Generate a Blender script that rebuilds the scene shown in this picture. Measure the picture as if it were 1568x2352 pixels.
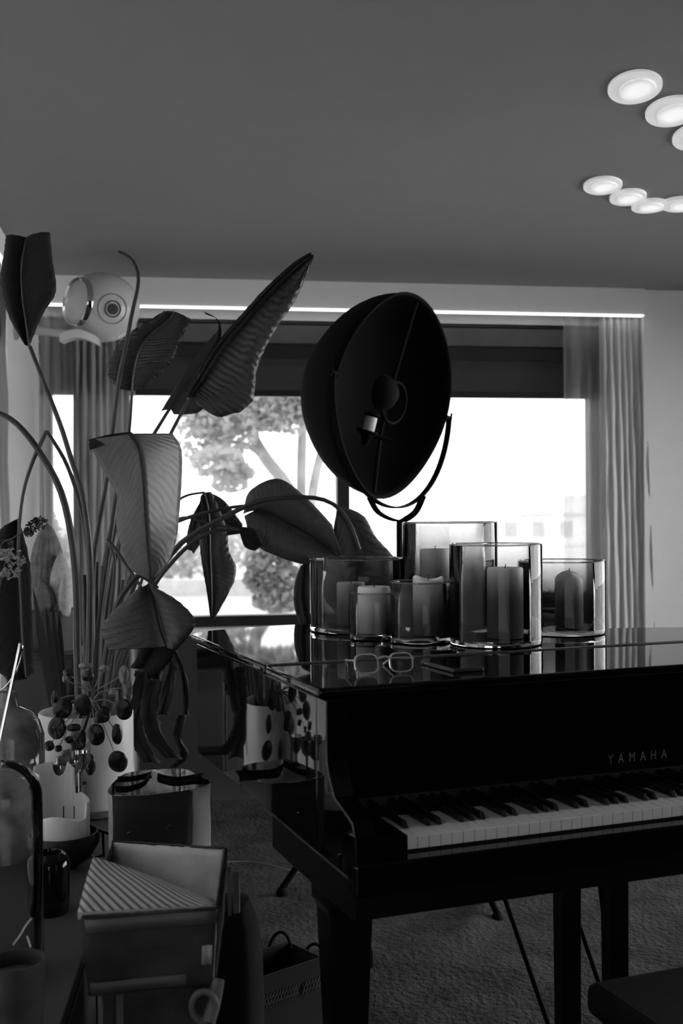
import bpy, math, random
from mathutils import Vector, Matrix, noise
random.seed(7)
PI = math.pi
for o in list(bpy.data.objects): bpy.data.objects.remove(o)
C = bpy.context.scene.collection
SC = bpy.context.scene
# ------------------------------------------------------------------ camera
F = 2600.0; CH = 1.34; RHO = 0.0075
RIGHT = Vector((math.cos(RHO), 0, -math.sin(RHO))); UP = Vector((math.sin(RHO), 0, math.cos(RHO))); FWD = Vector((0, 1, 0))
CAM = Vector((0, 0, CH))
cd = bpy.data.cameras.new('camera'); cam = bpy.data.objects.new('camera', cd); C.objects.link(cam)
cam.matrix_world = Matrix((( RIGHT.x, UP.x, 0, 0), (0, 0, -1, 0), (RIGHT.z, UP.z, 0, CH), (0, 0, 0, 1)))
cd.sensor_fit = 'VERTICAL'; cd.sensor_height = 36; cd.sensor_width = 24; cd.lens = F/2352*36
cd.clip_start = 0.05; cd.clip_end = 300
cd.dof.use_dof = True; cd.dof.focus_distance = 2.9; cd.dof.aperture_fstop = 4.0
SC.camera = cam
# ------------------------------------------------------------------ world, light, exposure
w = bpy.data.worlds.new('sky'); SC.world = w; w.use_nodes = True
bg = w.node_tree.nodes['Background']; bg.inputs[0].default_value = (1, 1, 1, 1); bg.inputs[1].default_value = 12.0
SC.view_settings.view_transform = 'Standard'; SC.view_settings.look = 'None'; SC.view_settings.gamma = 1
SC.view_settings.use_curve_mapping = False; SC.view_settings.exposure = 0.0
SC.cycles.max_bounces = 16; SC.cycles.transmission_bounces = 16; SC.cycles.transparent_max_bounces = 24
SC.cycles.diffuse_bounces = 5; SC.cycles.glossy_bounces = 6; SC.cycles.caustics_reflective = False; SC.cycles.caustics_refractive = False
SC.cycles.sample_clamp_indirect = 6; SC.cycles.use_denoising = True
# ------------------------------------------------------------------ wall frame (room is turned 8.5 degrees to the camera)
TW = math.radians(8.5); E = Vector((math.cos(TW), math.sin(TW), 0)); N = Vector((-math.sin(TW), math.cos(TW), 0)); W0 = Vector((0, 5.7, 0))
ZC = 2.50
def WL(s, d, z): return W0 + E*s + N*d + Vector((0, 0, z))
def ray(x, y):
    u = (x-784)/F; v = (1176-y)/F
    return RIGHT*u + UP*v + FWD
def P(x, y, Y): return CAM + ray(x, y)*Y
def hit(x, y, p, n):
    r = ray(x, y); return CAM + r*((p-CAM).dot(n)/r.dot(n))
def onz(x, y, z): return hit(x, y, Vector((0, 0, z)), Vector((0, 0, 1)))
def onw(x, y, d): return hit(x, y, W0+N*d, N)
def S(x, d, y=1176): return (onw(x, y, d)-W0).dot(E)
def ZW(y, d, x=784): return onw(x, y, d).z
S0 = -1.64; SRW = 3.0
def portal(name, loc, rot, sx, sy):
    l = bpy.data.lights.new(name, 'AREA'); l.shape = 'RECTANGLE'; l.size = sx; l.size_y = sy; l.cycles.is_portal = True
    o = bpy.data.objects.new(name, l); C.objects.link(o); o.location = loc; o.rotation_euler = rot
portal('window_portal', WL(-.1, .37, 1.45), (-PI/2, 0, TW), 3.2, 1.5)
portal('window_portal_right', WL(SRW+.02, -2.0, 1.25), (PI/2, 0, TW-PI/2+PI), 3.2, 2.2)
portal('window_portal_rear', WL(.3, -8.45, 1.25), (PI/2, 0, TW), 2.8, 1.9)
portal('window_portal_left', WL(S0-.05, -2.6, 1.2), (PI/2, 0, TW+PI/2+PI), 4.0, 2.3)
# ------------------------------------------------------------------ geometry collector
def cr(pts, n):
    """sample a Catmull-Rom curve through tuples at n+1 even index parameters"""
    m = len(pts); out = []
    for i in range(n+1):
        t = i/n*(m-1); k = min(int(t), m-2); f = t-k
        p0 = pts[max(k-1, 0)]; p1 = pts[k]; p2 = pts[k+1]; p3 = pts[min(k+2, m-1)]
        out.append(tuple(.5*((2*b)+(c-a)*f+(2*a-5*b+4*c-d)*f*f+(3*b-a-3*c+d)*f**3) for a, b, c, d in zip(p0, p1, p2, p3)))
    return out
class G:
    def __init__(s): s.v = []; s.f = []; s.uv = {}
    def add(s, vs, fs, uvs=None):
        o = len(s.v); s.v += [Vector(v) for v in vs]; s.f += [tuple(i+o for i in f) for f in fs]
        if uvs:
            for i, u in enumerate(uvs): s.uv[o+i] = u
        return s
    def box(s, a, b, M=None):
        x0, y0, z0 = a; x1, y1, z1 = b
        vs = [Vector(p) for p in ((x0,y0,z0),(x1,y0,z0),(x1,y1,z0),(x0,y1,z0),(x0,y0,z1),(x1,y0,z1),(x1,y1,z1),(x0,y1,z1))]
        if M: vs = [M @ v for v in vs]
        return s.add(vs, [(0,3,2,1),(4,5,6,7),(0,1,5,4),(1,2,6,5),(2,3,7,6),(3,0,4,7)])
    def wbox(s, a, b):
        vs = [WL(*p) for p in ((a[0],a[1],a[2]),(b[0],a[1],a[2]),(b[0],b[1],a[2]),(a[0],b[1],a[2]),(a[0],a[1],b[2]),(b[0],a[1],b[2]),(b[0],b[1],b[2]),(a[0],b[1],b[2]))]
        return s.add(vs, [(0,3,2,1),(4,5,6,7),(0,1,5,4),(1,2,6,5),(2,3,7,6),(3,0,4,7)])
    def prism(s, pts, z0, z1):
        n = len(pts); vs = [(p[0], p[1], z0) for p in pts]+[(p[0], p[1], z1) for p in pts]
        return s.add(vs, [tuple(range(n-1, -1, -1)), tuple(range(n, 2*n))]+[(i, (i+1) % n, n+(i+1) % n, n+i) for i in range(n)])
    def sweep(s, rings, cap=True, closed=True):
        n = len(rings[0]); m = len(rings); vs = [p for r in rings for p in r]; fs = []
        for i in range(m-1):
            for j in range(n if closed else n-1): fs.append((i*n+j, i*n+(j+1) % n, (i+1)*n+(j+1) % n, (i+1)*n+j))
        if cap: fs += [tuple(range(n-1, -1, -1)), tuple((m-1)*n+j for j in range(n))]
        return s.add(vs, fs)
    def tube(s, pts, r, n=8, smooth=0, flat=None):
        pts = [tuple(p) for p in pts]; R = r if isinstance(r, (list, tuple)) else [r]*len(pts)
        if smooth:
            q = cr([p+(rr,) for p, rr in zip(pts, R)], smooth); pts = [p[:3] for p in q]; R = [max(p[3], .0003) for p in q]
        P_ = [Vector(p) for p in pts]; rings = []; up = None
        for i, p in enumerate(P_):
            t = (P_[min(i+1, len(P_)-1)]-P_[max(i-1, 0)])
            if t.length < 1e-9: t = Vector((0, 0, 1))
            t.normalize()
            if up is None: up = t.orthogonal().normalized()
            up = (up - t*up.dot(t)); up = up.normalized() if up.length > 1e-6 else t.orthogonal().normalized()
            b = t.cross(up)
            rings.append([p+(up*math.cos(2*PI*j/n)+b*math.sin(2*PI*j/n))*R[i] for j in range(n)])
        return s.sweep(rings)
    def lathe(s, prof, c=(0,0,0), axis=(0,0,1), n=40, close=False, fn=None):
        """prof: list of (r, h); closed loop when close"""
        q = Vector((0,0,1)).rotation_difference(Vector(axis).normalized()); c = Vector(c); vs = []; m = len(prof)
        for r, h in prof:
            for j in range(n):
                a = 2*PI*j/n; rr, hh = fn(r, h, a) if fn else (r, h)
                vs.append(c + q @ Vector((rr*math.cos(a), rr*math.sin(a), hh)))
        fs = []
        for i in range(m if close else m-1):
            k = (i+1) % m
            for j in range(n): fs.append((i*n+j, i*n+(j+1) % n, k*n+(j+1) % n, k*n+j))
        if not close: fs += [tuple(range(n-1, -1, -1)), tuple((m-1)*n+j for j in range(n))]
        return s.add(vs, fs)
    def ball(s, c, r, n=20, sc=(1,1,1), M=None):
        vs = []; fs = []; c = Vector(c); m = n//2+1
        for i in range(m+1):
            th = PI*i/m
            for j in range(n):
                a = 2*PI*j/n; p = Vector((math.sin(th)*math.cos(a)*sc[0], math.sin(th)*math.sin(a)*sc[1], math.cos(th)*sc[2]))*r
                vs.append(c+(M @ p if M else p))
        for i in range(m):
            for j in range(n): fs.append((i*n+j, (i+1)*n+j, (i+1)*n+(j+1) % n, i*n+(j+1) % n))
        return s.add(vs, fs)
    def grid(s, rows):
        n = len(rows[0]); m = len(rows); vs = [p for r in rows for p in r]
        uvs = [(j/(n-1), i/(m-1)) for i in range(m) for j in range(n)]
        return s.add(vs, [(i*n+j, i*n+j+1, (i+1)*n+j+1, (i+1)*n+j) for i in range(m-1) for j in range(n-1)], uvs)
    def build(s, name, mat, parent=None, smooth=True, local=False, bevel=0, solid=0, fix=True):
        me = bpy.data.meshes.new(name); me.from_pydata([tuple(v) for v in s.v], [], s.f)
        if s.uv:
            l = me.uv_layers.new(name='UVMap')
            for lp in me.loops: l.data[lp.index].uv = s.uv.get(lp.vertex_index, (0, 0))
        o = bpy.data.objects.new(name, me); C.objects.link(o); me.materials.append(mat)
        M = MAT.get(parent.name) if parent else None
        if parent:
            o.parent = parent
            if M and not local: me.transform(M.inverted())
            if M: MAT[o.name] = M
        if fix and not s.uv:
            import bmesh
            bm = bmesh.new(); bm.from_mesh(me); bmesh.ops.recalc_face_normals(bm, faces=bm.faces); bm.to_mesh(me); bm.free()
        if smooth:
            for p in me.polygons: p.use_smooth = True
            if smooth == True: me.set_sharp_from_angle(angle=math.radians(42))
        if solid:
            md = o.modifiers.new('solid', 'SOLIDIFY'); md.thickness = solid; md.offset = 0
        if bevel:
            md = o.modifiers.new('bevel', 'BEVEL'); md.width = bevel; md.segments = 3; md.limit_method = 'ANGLE'; md.angle_limit = math.radians(50)
        return o
MAT = {}
def tag(o, label=None, cat=None, group=None, kind=None):
    if label: o['label'] = label
    if cat: o['category'] = cat
    if group: o['group'] = group
    if kind: o['kind'] = kind
    return o
def thing(name, label, cat, loc=(0,0,0), rz=0, group=None):
    o = bpy.data.objects.new(name, None); C.objects.link(o); o.empty_display_size = .05
    o.location = loc; o.rotation_euler = (0, 0, rz); MAT[o.name] = Matrix.Translation(Vector(loc)) @ Matrix.Rotation(rz, 4, 'Z')
    return tag(o, label, cat, group)
def struct(o): o['kind'] = 'structure'; return o
# ------------------------------------------------------------------ materials (the photograph is black and white: all greys)
def g3(v): return (v, v, v, 1)
def mat(name, v, rough=.5, metal=0, var=.15, scale=8, bump=0, bscale=60, spec=.5, coat=0, trans=0, ior=1.45, vec='Object', detail=4):
    m = bpy.data.materials.new(name); m.use_nodes = True; t = m.node_tree; nd = t.nodes; b = nd['Principled BSDF']
    b.inputs['Roughness'].default_value = rough; b.inputs['Metallic'].default_value = metal
    b.inputs['Specular IOR Level'].default_value = spec; b.inputs['Coat Weight'].default_value = coat; b.inputs['Coat Roughness'].default_value = .03
    b.inputs['Transmission Weight'].default_value = trans; b.inputs['IOR'].default_value = ior
    tc = nd.new('ShaderNodeTexCoord'); no = nd.new('ShaderNodeTexNoise'); no.inputs['Scale'].default_value = scale; no.inputs['Detail'].default_value = detail
    r = nd.new('ShaderNodeValToRGB'); r.color_ramp.elements[0].color = g3(v*(1-var)); r.color_ramp.elements[1].color = g3(min(1, v*(1+var)))
    r.color_ramp.elements[0].position = .3; r.color_ramp.elements[1].position = .7
    t.links.new(tc.outputs[vec], no.inputs['Vector']); t.links.new(no.outputs['Fac'], r.inputs['Fac']); t.links.new(r.outputs['Color'], b.inputs['Base Color'])
    if bump:
        n2 = nd.new('ShaderNodeTexNoise'); n2.inputs['Scale'].default_value = bscale; n2.inputs['Detail'].default_value = 5
        bp = nd.new('ShaderNodeBump'); bp.inputs['Strength'].default_value = bump; bp.inputs['Distance'].default_value = .01
        t.links.new(tc.outputs[vec], n2.inputs['Vector']); t.links.new(n2.outputs['Fac'], bp.inputs['Height']); t.links.new(bp.outputs['Normal'], b.inputs['Normal'])
    return m
def emis(name, v, s):
    m = bpy.data.materials.new(name); m.use_nodes = True; b = m.node_tree.nodes['Principled BSDF']
    b.inputs['Base Color'].default_value = g3(v); b.inputs['Emission Color'].default_value = (1, 1, 1, 1); b.inputs['Emission Strength'].default_value = s
    return m
def cloth(name, v, tr, transp=0, wscale=0):
    m = bpy.data.materials.new(name); m.use_nodes = True; t = m.node_tree; nd = t.nodes; out = nd['Material Output']; nd.remove(nd['Principled BSDF'])
    d = nd.new('ShaderNodeBsdfDiffuse'); tl = nd.new('ShaderNodeBsdfTranslucent'); mx = nd.new('ShaderNodeMixShader'); mx.inputs[0].default_value = tr
    tc = nd.new('ShaderNodeTexCoord'); no = nd.new('ShaderNodeTexNoise'); no.inputs['Scale'].default_value = 12
    r = nd.new('ShaderNodeValToRGB'); r.color_ramp.elements[0].color = g3(v*.93); r.color_ramp.elements[1].color = g3(v)
    t.links.new(tc.outputs['Object'], no.inputs['Vector']); t.links.new(no.outputs['Fac'], r.inputs['Fac'])
    t.links.new(r.outputs[0], d.inputs[0]); t.links.new(r.outputs[0], tl.inputs[0]); t.links.new(d.outputs[0], mx.inputs[1]); t.links.new(tl.outputs[0], mx.inputs[2])
    last = mx
    if transp:
        tp = nd.new('ShaderNodeBsdfTransparent'); m2 = nd.new('ShaderNodeMixShader'); m2.inputs[0].default_value = transp
        t.links.new(mx.outputs[0], m2.inputs[1]); t.links.new(tp.outputs[0], m2.inputs[2]); last = m2
    t.links.new(last.outputs[0], out.inputs[0]); return m
def pane(name, tint=.97, refl=.06):
    m = bpy.data.materials.new(name); m.use_nodes = True; t = m.node_tree; nd = t.nodes; out = nd['Material Output']; nd.remove(nd['Principled BSDF'])
    tp = nd.new('ShaderNodeBsdfTransparent'); tp.inputs[0].default_value = g3(tint); gl = nd.new('ShaderNodeBsdfGlossy'); gl.inputs['Roughness'].default_value = .01
    fr = nd.new('ShaderNodeFresnel'); fr.inputs[0].default_value = 1.5; mx = nd.new('ShaderNodeMixShader')
    t.links.new(fr.outputs[0], mx.inputs[0]); t.links.new(tp.outputs[0], mx.inputs[1]); t.links.new(gl.outputs[0], mx.inputs[2]); t.links.new(mx.outputs[0], out.inputs[0]); return m
def leafmat(name, v, tr=.2, rough=.42, freq=26, bump=.12):
    m = bpy.data.materials.new(name); m.use_nodes = True; t = m.node_tree; nd = t.nodes; b = nd['Principled BSDF']; out = nd['Material Output']
    b.inputs['Roughness'].default_value = rough
    uv = nd.new('ShaderNodeUVMap'); sp = nd.new('ShaderNodeSeparateXYZ'); t.links.new(uv.outputs[0], sp.inputs[0])
    def mth(op, a, c):
        n = nd.new('ShaderNodeMath'); n.operation = op
        for i, q in enumerate((a, c)):
            if q is None: continue
            if isinstance(q, (int, float)): n.inputs[i].default_value = q
            else: t.links.new(q, n.inputs[i])
        return n.outputs[0]
    u = mth('ABSOLUTE', mth('SUBTRACT', sp.outputs[0], .5), None)
    ph = mth('MULTIPLY', mth('SUBTRACT', sp.outputs[1], mth('MULTIPLY', u, .35)), freq*6.283)
    no = nd.new('ShaderNodeTexNoise'); no.inputs['Scale'].default_value = 5; t.links.new(uv.outputs[0], no.inputs['Vector'])
    st = mth('SINE', mth('ADD', ph, mth('MULTIPLY', no.outputs['Fac'], 9.0)), None)
    r = nd.new('ShaderNodeValToRGB'); r.color_ramp.elements[0].color = g3(v*.7); r.color_ramp.elements[1].color = g3(v*1.25)
    t.links.new(mth('ADD', mth('MULTIPLY', st, .07), mth('MULTIPLY', no.outputs['Fac'], 1.0)), r.inputs['Fac'])
    bp = nd.new('ShaderNodeBump'); bp.inputs['Strength'].default_value = bump; bp.inputs['Distance'].default_value = .004; t.links.new(st, bp.inputs['Height'])
    t.links.new(bp.outputs[0], b.inputs['Normal']); t.links.new(r.outputs[0], b.inputs['Base Color'])
    tl = nd.new('ShaderNodeBsdfTranslucent'); t.links.new(r.outputs[0], tl.inputs[0]); mx = nd.new('ShaderNodeMixShader'); mx.inputs[0].default_value = tr
    t.links.new(b.outputs[0], mx.inputs[1]); t.links.new(tl.outputs[0], mx.inputs[2]); t.links.new(mx.outputs[0], out.inputs[0]); return m
def stripes(name, a, c, n, ang, rough=.7):
    m = bpy.data.materials.new(name); m.use_nodes = True; t = m.node_tree; nd = t.nodes; b = nd['Principled BSDF']; b.inputs['Roughness'].default_value = rough
    uv = nd.new('ShaderNodeUVMap'); mp = nd.new('ShaderNodeMapping'); mp.inputs['Rotation'].default_value = (0, 0, ang); wv = nd.new('ShaderNodeTexWave'); wv.inputs['Scale'].default_value = n
    r = nd.new('ShaderNodeValToRGB'); e = r.color_ramp; e.elements[0].color = g3(a); e.elements[0].position = .12; e.elements[1].color = g3(c); e.elements[1].position = .3
    x = e.elements.new(.75); x.color = g3(c*.9); x = e.elements.new(.9); x.color = g3(min(1, c*1.35))
    t.links.new(uv.outputs[0], mp.inputs[0]); t.links.new(mp.outputs[0], wv.inputs['Vector']); t.links.new(wv.outputs['Fac'], r.inputs[0]); t.links.new(r.outputs[0], b.inputs['Base Color']); return m
def ombre(name, lo, hi, z0, z1):
    """clear glass tinted darker towards the foot of the vase"""
    m = mat(name, .5, .02, trans=1, ior=1.45, var=0); t = m.node_tree; nd = t.nodes; b = nd['Principled BSDF']
    tc = nd.new('ShaderNodeTexCoord'); sp = nd.new('ShaderNodeSeparateXYZ'); mr = nd.new('ShaderNodeMapRange')
    r = nd.new('ShaderNodeValToRGB'); r.color_ramp.elements[0].color = g3(lo); r.color_ramp.elements[1].color = g3(hi)
    r.color_ramp.elements[0].position = z0; r.color_ramp.elements[1].position = z1
    t.links.new(tc.outputs['Generated'], sp.inputs[0]); t.links.new(sp.outputs[2], r.inputs[0]); nd.remove(mr)
    for l in list(b.inputs['Base Color'].links): t.links.remove(l)
    t.links.new(r.outputs[0], b.inputs['Base Color']); return m
M_wall = mat('wall_paint', .82, .85, var=.02, bump=.02, bscale=180)
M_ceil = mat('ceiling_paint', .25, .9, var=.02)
M_dark = mat('dark_panel_and_shade', .02, .7)
M_rear = mat('rear_wall_paint', .06, .9)
M_floor = mat('screed_floor', .05, .45, var=.2, scale=2)
M_rug = mat('wool_rug', .036, .95, var=.35, scale=9, bump=1.0, bscale=55, spec=.1)
M_frame = mat('black_aluminium', .012, .4)
M_blind = mat('blind_fabric', .035, .8, var=.1)
M_bar = mat('grey_metal', .09, .4)
M_pane = pane('window_pane'); M_panet = pane('dimmed_back_pane', .45); M_paner = pane('dimmed_rear_pane', .36)  # grey tints added to the back and rear panes to dim daylight
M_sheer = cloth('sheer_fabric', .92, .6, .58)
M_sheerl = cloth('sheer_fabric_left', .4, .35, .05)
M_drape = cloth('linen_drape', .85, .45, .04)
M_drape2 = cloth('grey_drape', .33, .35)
M_pblack = mat('piano_lacquer', .002, .03, var=.1, spec=.45, coat=0)
M_edge = mat('piano_satin', .003, .3, spec=.3)
M_ivory = mat('white_key', .75, .35, var=.03)
M_bkey = mat('black_key', .008, .3)
M_brass = mat('brass', .45, .25, metal=1)
M_letter = mat('dull_brass_letter', .12, .4)
M_wax = mat('white_wax', .85, .5, var=.04, scale=12, bump=.05, bscale=20)
M_wax.node_tree.nodes['Principled BSDF'].inputs['Subsurface Weight'].default_value = .3; M_wax.node_tree.nodes['Principled BSDF'].inputs['Subsurface Radius'].default_value = (.1,.1,.1)
M_wick = mat('wick', .01, .9)
M_white = mat('white_ceramic', .55, .45, var=.03)
M_shell = mat('white_gloss_shell', .55, .25, var=.02)
M_chrome = mat('chrome', .7, .08, metal=1)
M_seam = mat('dark_seam', .03, .5)
M_blackgl = mat('black_gloss_ceramic', .006, .06)
M_bowl = mat('black_bowl', .01, .35)
M_soil = mat('soil', .03, .95, var=.5, scale=40, bump=.8)
M_stalk = mat('stalk_green', .05, .35, var=.3, scale=15)
M_leaf = leafmat('leaf_mid', .095, .18)
M_leafl = leafmat('leaf_pale', .145, .25, freq=22)
M_leafd = leafmat('leaf_dark', .01, .03, rough=.8)
M_leafm = leafmat('leaf_pleated', .07, .15, freq=30, bump=.3)
M_leaft = leafmat('leaf_thin', .12, .45, freq=24)
M_dry = leafmat('leaf_dry', .035, .2, rough=.8, freq=5, bump=.1)
M_pilea = mat('pilea_leaf', .02, .3, var=.2)
M_pileal = mat('pilea_leaf_young', .2, .35, var=.2)
M_cardw = mat('card_inner', .7, .9, var=.2, scale=14)
M_card = mat('card_outer', .045, .85, var=.45, scale=11, bump=.3, bscale=25)
M_tape = mat('tape_strip', .11, .5)
M_paperb = mat('paper_bag_black', .01, .8, var=.3, bump=.1, bscale=15)
M_paperg = mat('paper_bag_side', .3, .75, var=.2, bump=.3, bscale=14)
M_foil = mat('silver_foil', .85, .12, metal=1, var=.15, bump=.5, bscale=9)
M_ribbon = mat('black_ribbon', .006, .8, spec=.15)
M_stripe = stripes('striped_paper', .06, .4, 5.2, math.radians(28))
M_sand = mat('sideboard_top', .06, .6, var=.12, scale=5)
M_side = mat('sideboard_side', .03, .6)
M_concrete = mat('concrete_pot', .05, .9, var=.3, scale=14, bump=.3, bscale=30)
M_lamp = mat('lamp_shade_black', .004, .8, var=.1, spec=.12)
M_lampin = mat('lamp_shade_inside', .006, .8, var=.1, spec=.12)
M_lamps = mat('lamp_steel_black', .004, .8, spec=.1)
M_bulb = mat('lamp_socket_light', .5, .35)
M_smoke = mat('smoked_mottled_glass', .34, .08, trans=.5, var=.6, scale=14, bump=.1, bscale=8)
M_footg = mat('vase_foot_glass', .75, .02, trans=1, var=.02); M_lip = mat('vase_lip_glass', .8, .05, trans=.9, var=.02)
M_clear = mat('clear_grey_glass', .75, .02, trans=1, var=.02)
M_lens = pane('spectacle_lens', .8); [setattr(n.inputs[0], 'default_value', 2.6) for n in M_lens.node_tree.nodes if n.type == 'FRESNEL']
M_plastic = mat('clear_frame_plastic', .8, .1, trans=.45, var=.02)
M_felt = mat('bench_leather', .006, .8, bump=.1, spec=.15)
M_bark = mat('bark', .4, .9, var=.3, scale=3)
M_fol = cloth('foliage', .55, .5)
M_fol3 = cloth('dark_hedge', .05, .2)
M_fol2 = cloth('hedge_foliage', .3, .4)
M_ground = mat('outdoor_ground', .5, .95, var=.15, scale=.3)
M_cactus = mat('cactus_flesh', .14, .8, var=.35, scale=30, bump=.6, bscale=90)
M_wool = mat('cactus_wool', .4, .95, var=.2, scale=40, bump=.8, bscale=120)
M_petal = mat('small_petal', .3, .6)
M_garden = mat('garden_wall', .5, .9)
# ================================================================== ROOM
SL, SR = S(98, .25), S(1372, .25)       # window opening
ZB, ZT = ZW(1432, .25), 2.32
g = G(); g.wbox((S0-.15, .12, 0), (SRW, .4, ZB)); g.wbox((S0-.15, .12, ZT), (SRW, .4, ZC+.1)); g.wbox((S0-.15, .12, ZB), (SL, .4, ZT)); g.wbox((SR, .12, ZB), (SRW, .4, ZT))
struct(g.build('wall_back', M_wall, smooth=False))
g = G(); g.wbox((S0-.3, -.6, 0), (S0, .12, ZC+.1)); g.wbox((S0-.3, -8.6, 2.32), (S0, -.6, ZC+.1)); g.wbox((S0-.3, -9, 0), (S0, -.6, .1)); g.wbox((S0-.3, -8.6, 0), (S0, -4.6, ZC+.1))
struct(g.build('wall_left', M_wall, smooth=False))
g = G(); g.wbox((SRW, -8.6, 0), (SRW+.2, -3.6, ZC+.1)); g.wbox((SRW, -.4, 0), (SRW+.2, .4, ZC+.1)); g.wbox((SRW, -3.6, 2.3), (SRW+.2, -.4, ZC+.1)); g.wbox((SRW, -3.6, 0), (SRW+.2, -.4, .08)); struct(g.build('wall_right', M_rear, smooth=False))
wn = thing('window_3', None, None); struct(wn)
g = G(); g.wbox((SRW+.08, -3.6, .08), (SRW+.14, -.4, .14)); g.wbox((SRW+.08, -3.6, 2.24), (SRW+.14, -.4, 2.3))
for d in (-3.6, -2.0, -.46): g.wbox((SRW+.08, d, .08), (SRW+.14, d+.06, 2.3))
g.build('window_frame', M_frame, wn, smooth=False); G().wbox((SRW+.105, -3.6, .08), (SRW+.112, -.4, 2.3)).build('window_glass', M_pane, wn, smooth=False)
RD = -8.4; wa, wb_ = -1.1, 1.7
g = G(); g.wbox((S0-.3, RD-.2, 0), (wa, RD, ZC+.1)); g.wbox((wb_, RD-.2, 0), (SRW+.2, RD, ZC+.1)); g.wbox((wa, RD-.2, 2.2), (wb_, RD, ZC+.1)); g.wbox((wa, RD-.2, 0), (wb_, RD, .3)); struct(g.build('wall_rear', M_rear, smooth=False))
wn = thing('added_rear_window', None, None); struct(wn)  # unseen rear window, added to light the key fronts
g = G(); g.wbox((wa, RD-.14, .3), (wb_, RD-.08, .36)); g.wbox((wa, RD-.14, 2.14), (wb_, RD-.08, 2.2)); g.wbox((wa, RD-.14, .3), (wa+.06, RD-.08, 2.2)); g.wbox((wb_-.06, RD-.14, .3), (wb_, RD-.08, 2.2)); g.build('window_frame', M_frame, wn, smooth=False)  # frame of the added rear window
G().wbox((wa+.06, RD-.115, .36), (wb_-.06, RD-.108, 2.14)).build('window_glass', M_paner, wn, smooth=False)  # glass of the added rear window
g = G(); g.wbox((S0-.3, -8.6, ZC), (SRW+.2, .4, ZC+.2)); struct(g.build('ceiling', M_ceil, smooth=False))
g = G(); g.wbox((S0-.3, -8.6, -.1), (SRW+.2, .4, 0)); struct(g.build('floor', M_floor, smooth=False))
SV = S(1485, 0)
ZV = ZW(715, 0, 900)
g = G(); g.wbox((S0, 0, ZV), (SV, .035, ZC)); g.wbox((SV-.03, .035, ZV), (SV, .12, ZC)); struct(g.build('trim_1', M_wall, smooth=False))
g = G(); g.wbox((SV, .03, 0), (SRW, .12, ZC)); struct(g.build('wall_back_panel', M_wall, smooth=False)); bpy.data.objects['wall_back_panel'].name = 'trim_2'
g = G(); g.wbox((S0+.09, -8.38, ZV), (S0+.12, 0, ZC)); struct(g.build('trim_3', M_wall, smooth=False))
g = G(); g.wbox((S0+.06, .095, 0), (SR+.02, .12, ZB-.03)); struct(g.build('wall_shade_panel', M_dark, smooth=False))  # dark sheet below the window puts the wall's shade into colour
# window
wn = thing('window_1', None, None); struct(wn)
g = G(); t_ = .05
g.wbox((SL, .22, ZB-.02), (SR, .30, ZB+.055)); g.wbox((SL, .22, ZT-.05), (SR, .30, ZT)); g.wbox((SL, .22, ZB), (SL+t_, .30, ZT)); g.wbox((SR-t_, .22, ZB), (SR, .30, ZT))
g.build('window_frame', M_frame, wn, smooth=False, bevel=.004)
sm = S(786, .25)
G().wbox((sm-.03, .22, ZB), (sm+.035, .30, ZT)).build('window_mullion', M_frame, wn, smooth=False, bevel=.004)
G().wbox((SL+t_, .255, ZB), (SR-t_, .262, ZT)).build('window_glass', M_panet, wn, smooth=False)
wn = thing('window_2', None, None); struct(wn)
g = G(); g.wbox((S0-.2, -4.6, .1), (S0-.14, -.6, .16)); g.wbox((S0-.2, -4.6, 2.26), (S0-.14, -.6, 2.32))
for d in (-4.6, -2.6, -.66): g.wbox((S0-.2, d, .1), (S0-.14, d+.06, 2.32))
g.build('window_frame', M_frame, wn, smooth=False)
G().wbox((S0-.172, -4.6, .1), (S0-.165, -.6, 2.32)).build('window_glass', M_pane, wn, smooth=False)
# roller blind
bl = thing('roller_blind', 'black roller blind lowered over the top of the window behind the lamp', 'blind', WL(0, .17, ZW(912, .17)))
zb = ZW(912, .17)
G().wbox((SL, .165, zb+.02), (SR, .17, ZT-.02)).build('blind_fabric', M_blind, bl, smooth=False)
G().wbox((SL, .155, zb), (SR, .18, zb+.03)).build('bottom_bar', M_frame, bl, smooth=False, bevel=.003)
G().wbox((SL-.02, .13, ZW(790, .13)), (SR+.02, .165, ZW(748, .13))).build('cassette', M_bar, bl, smooth=False, bevel=.004)
G().wbox((SL-.02, .12, ZW(738, .13)), (SR+.02, .16, ZT)).build('headrail', M_bar, bl, smooth=False, bevel=.004)
G().wbox((SL-.02, .14, ZW(823, .14)), (SR+.02, .16, ZW(797, .14))).build('guide_rail', M_frame, bl, smooth=False)
M_glow = emis('glow_strip', .9, 2.0); M_glow2 = emis('glow_strip_left', .9, 1.0)  # emissive strips put in for the bright gap along the ceiling edge
g = G(); g.wbox((S0+.14, -.004, ZV-.001), (SV-.01, .03, ZV+.006)); tag(g.build('bright_strip', M_glow, smooth=False), 'thin bright glowing strip along the ceiling edge above the window', 'strip light')
g = G(); g.wbox((S0+.12, -4, ZV), (S0+.126, -.02, ZV+.03)); tag(g.build('bright_strip', M_glow2, smooth=False), 'bright glowing strip at the upper left edge above the left curtain', 'strip light')
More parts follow.
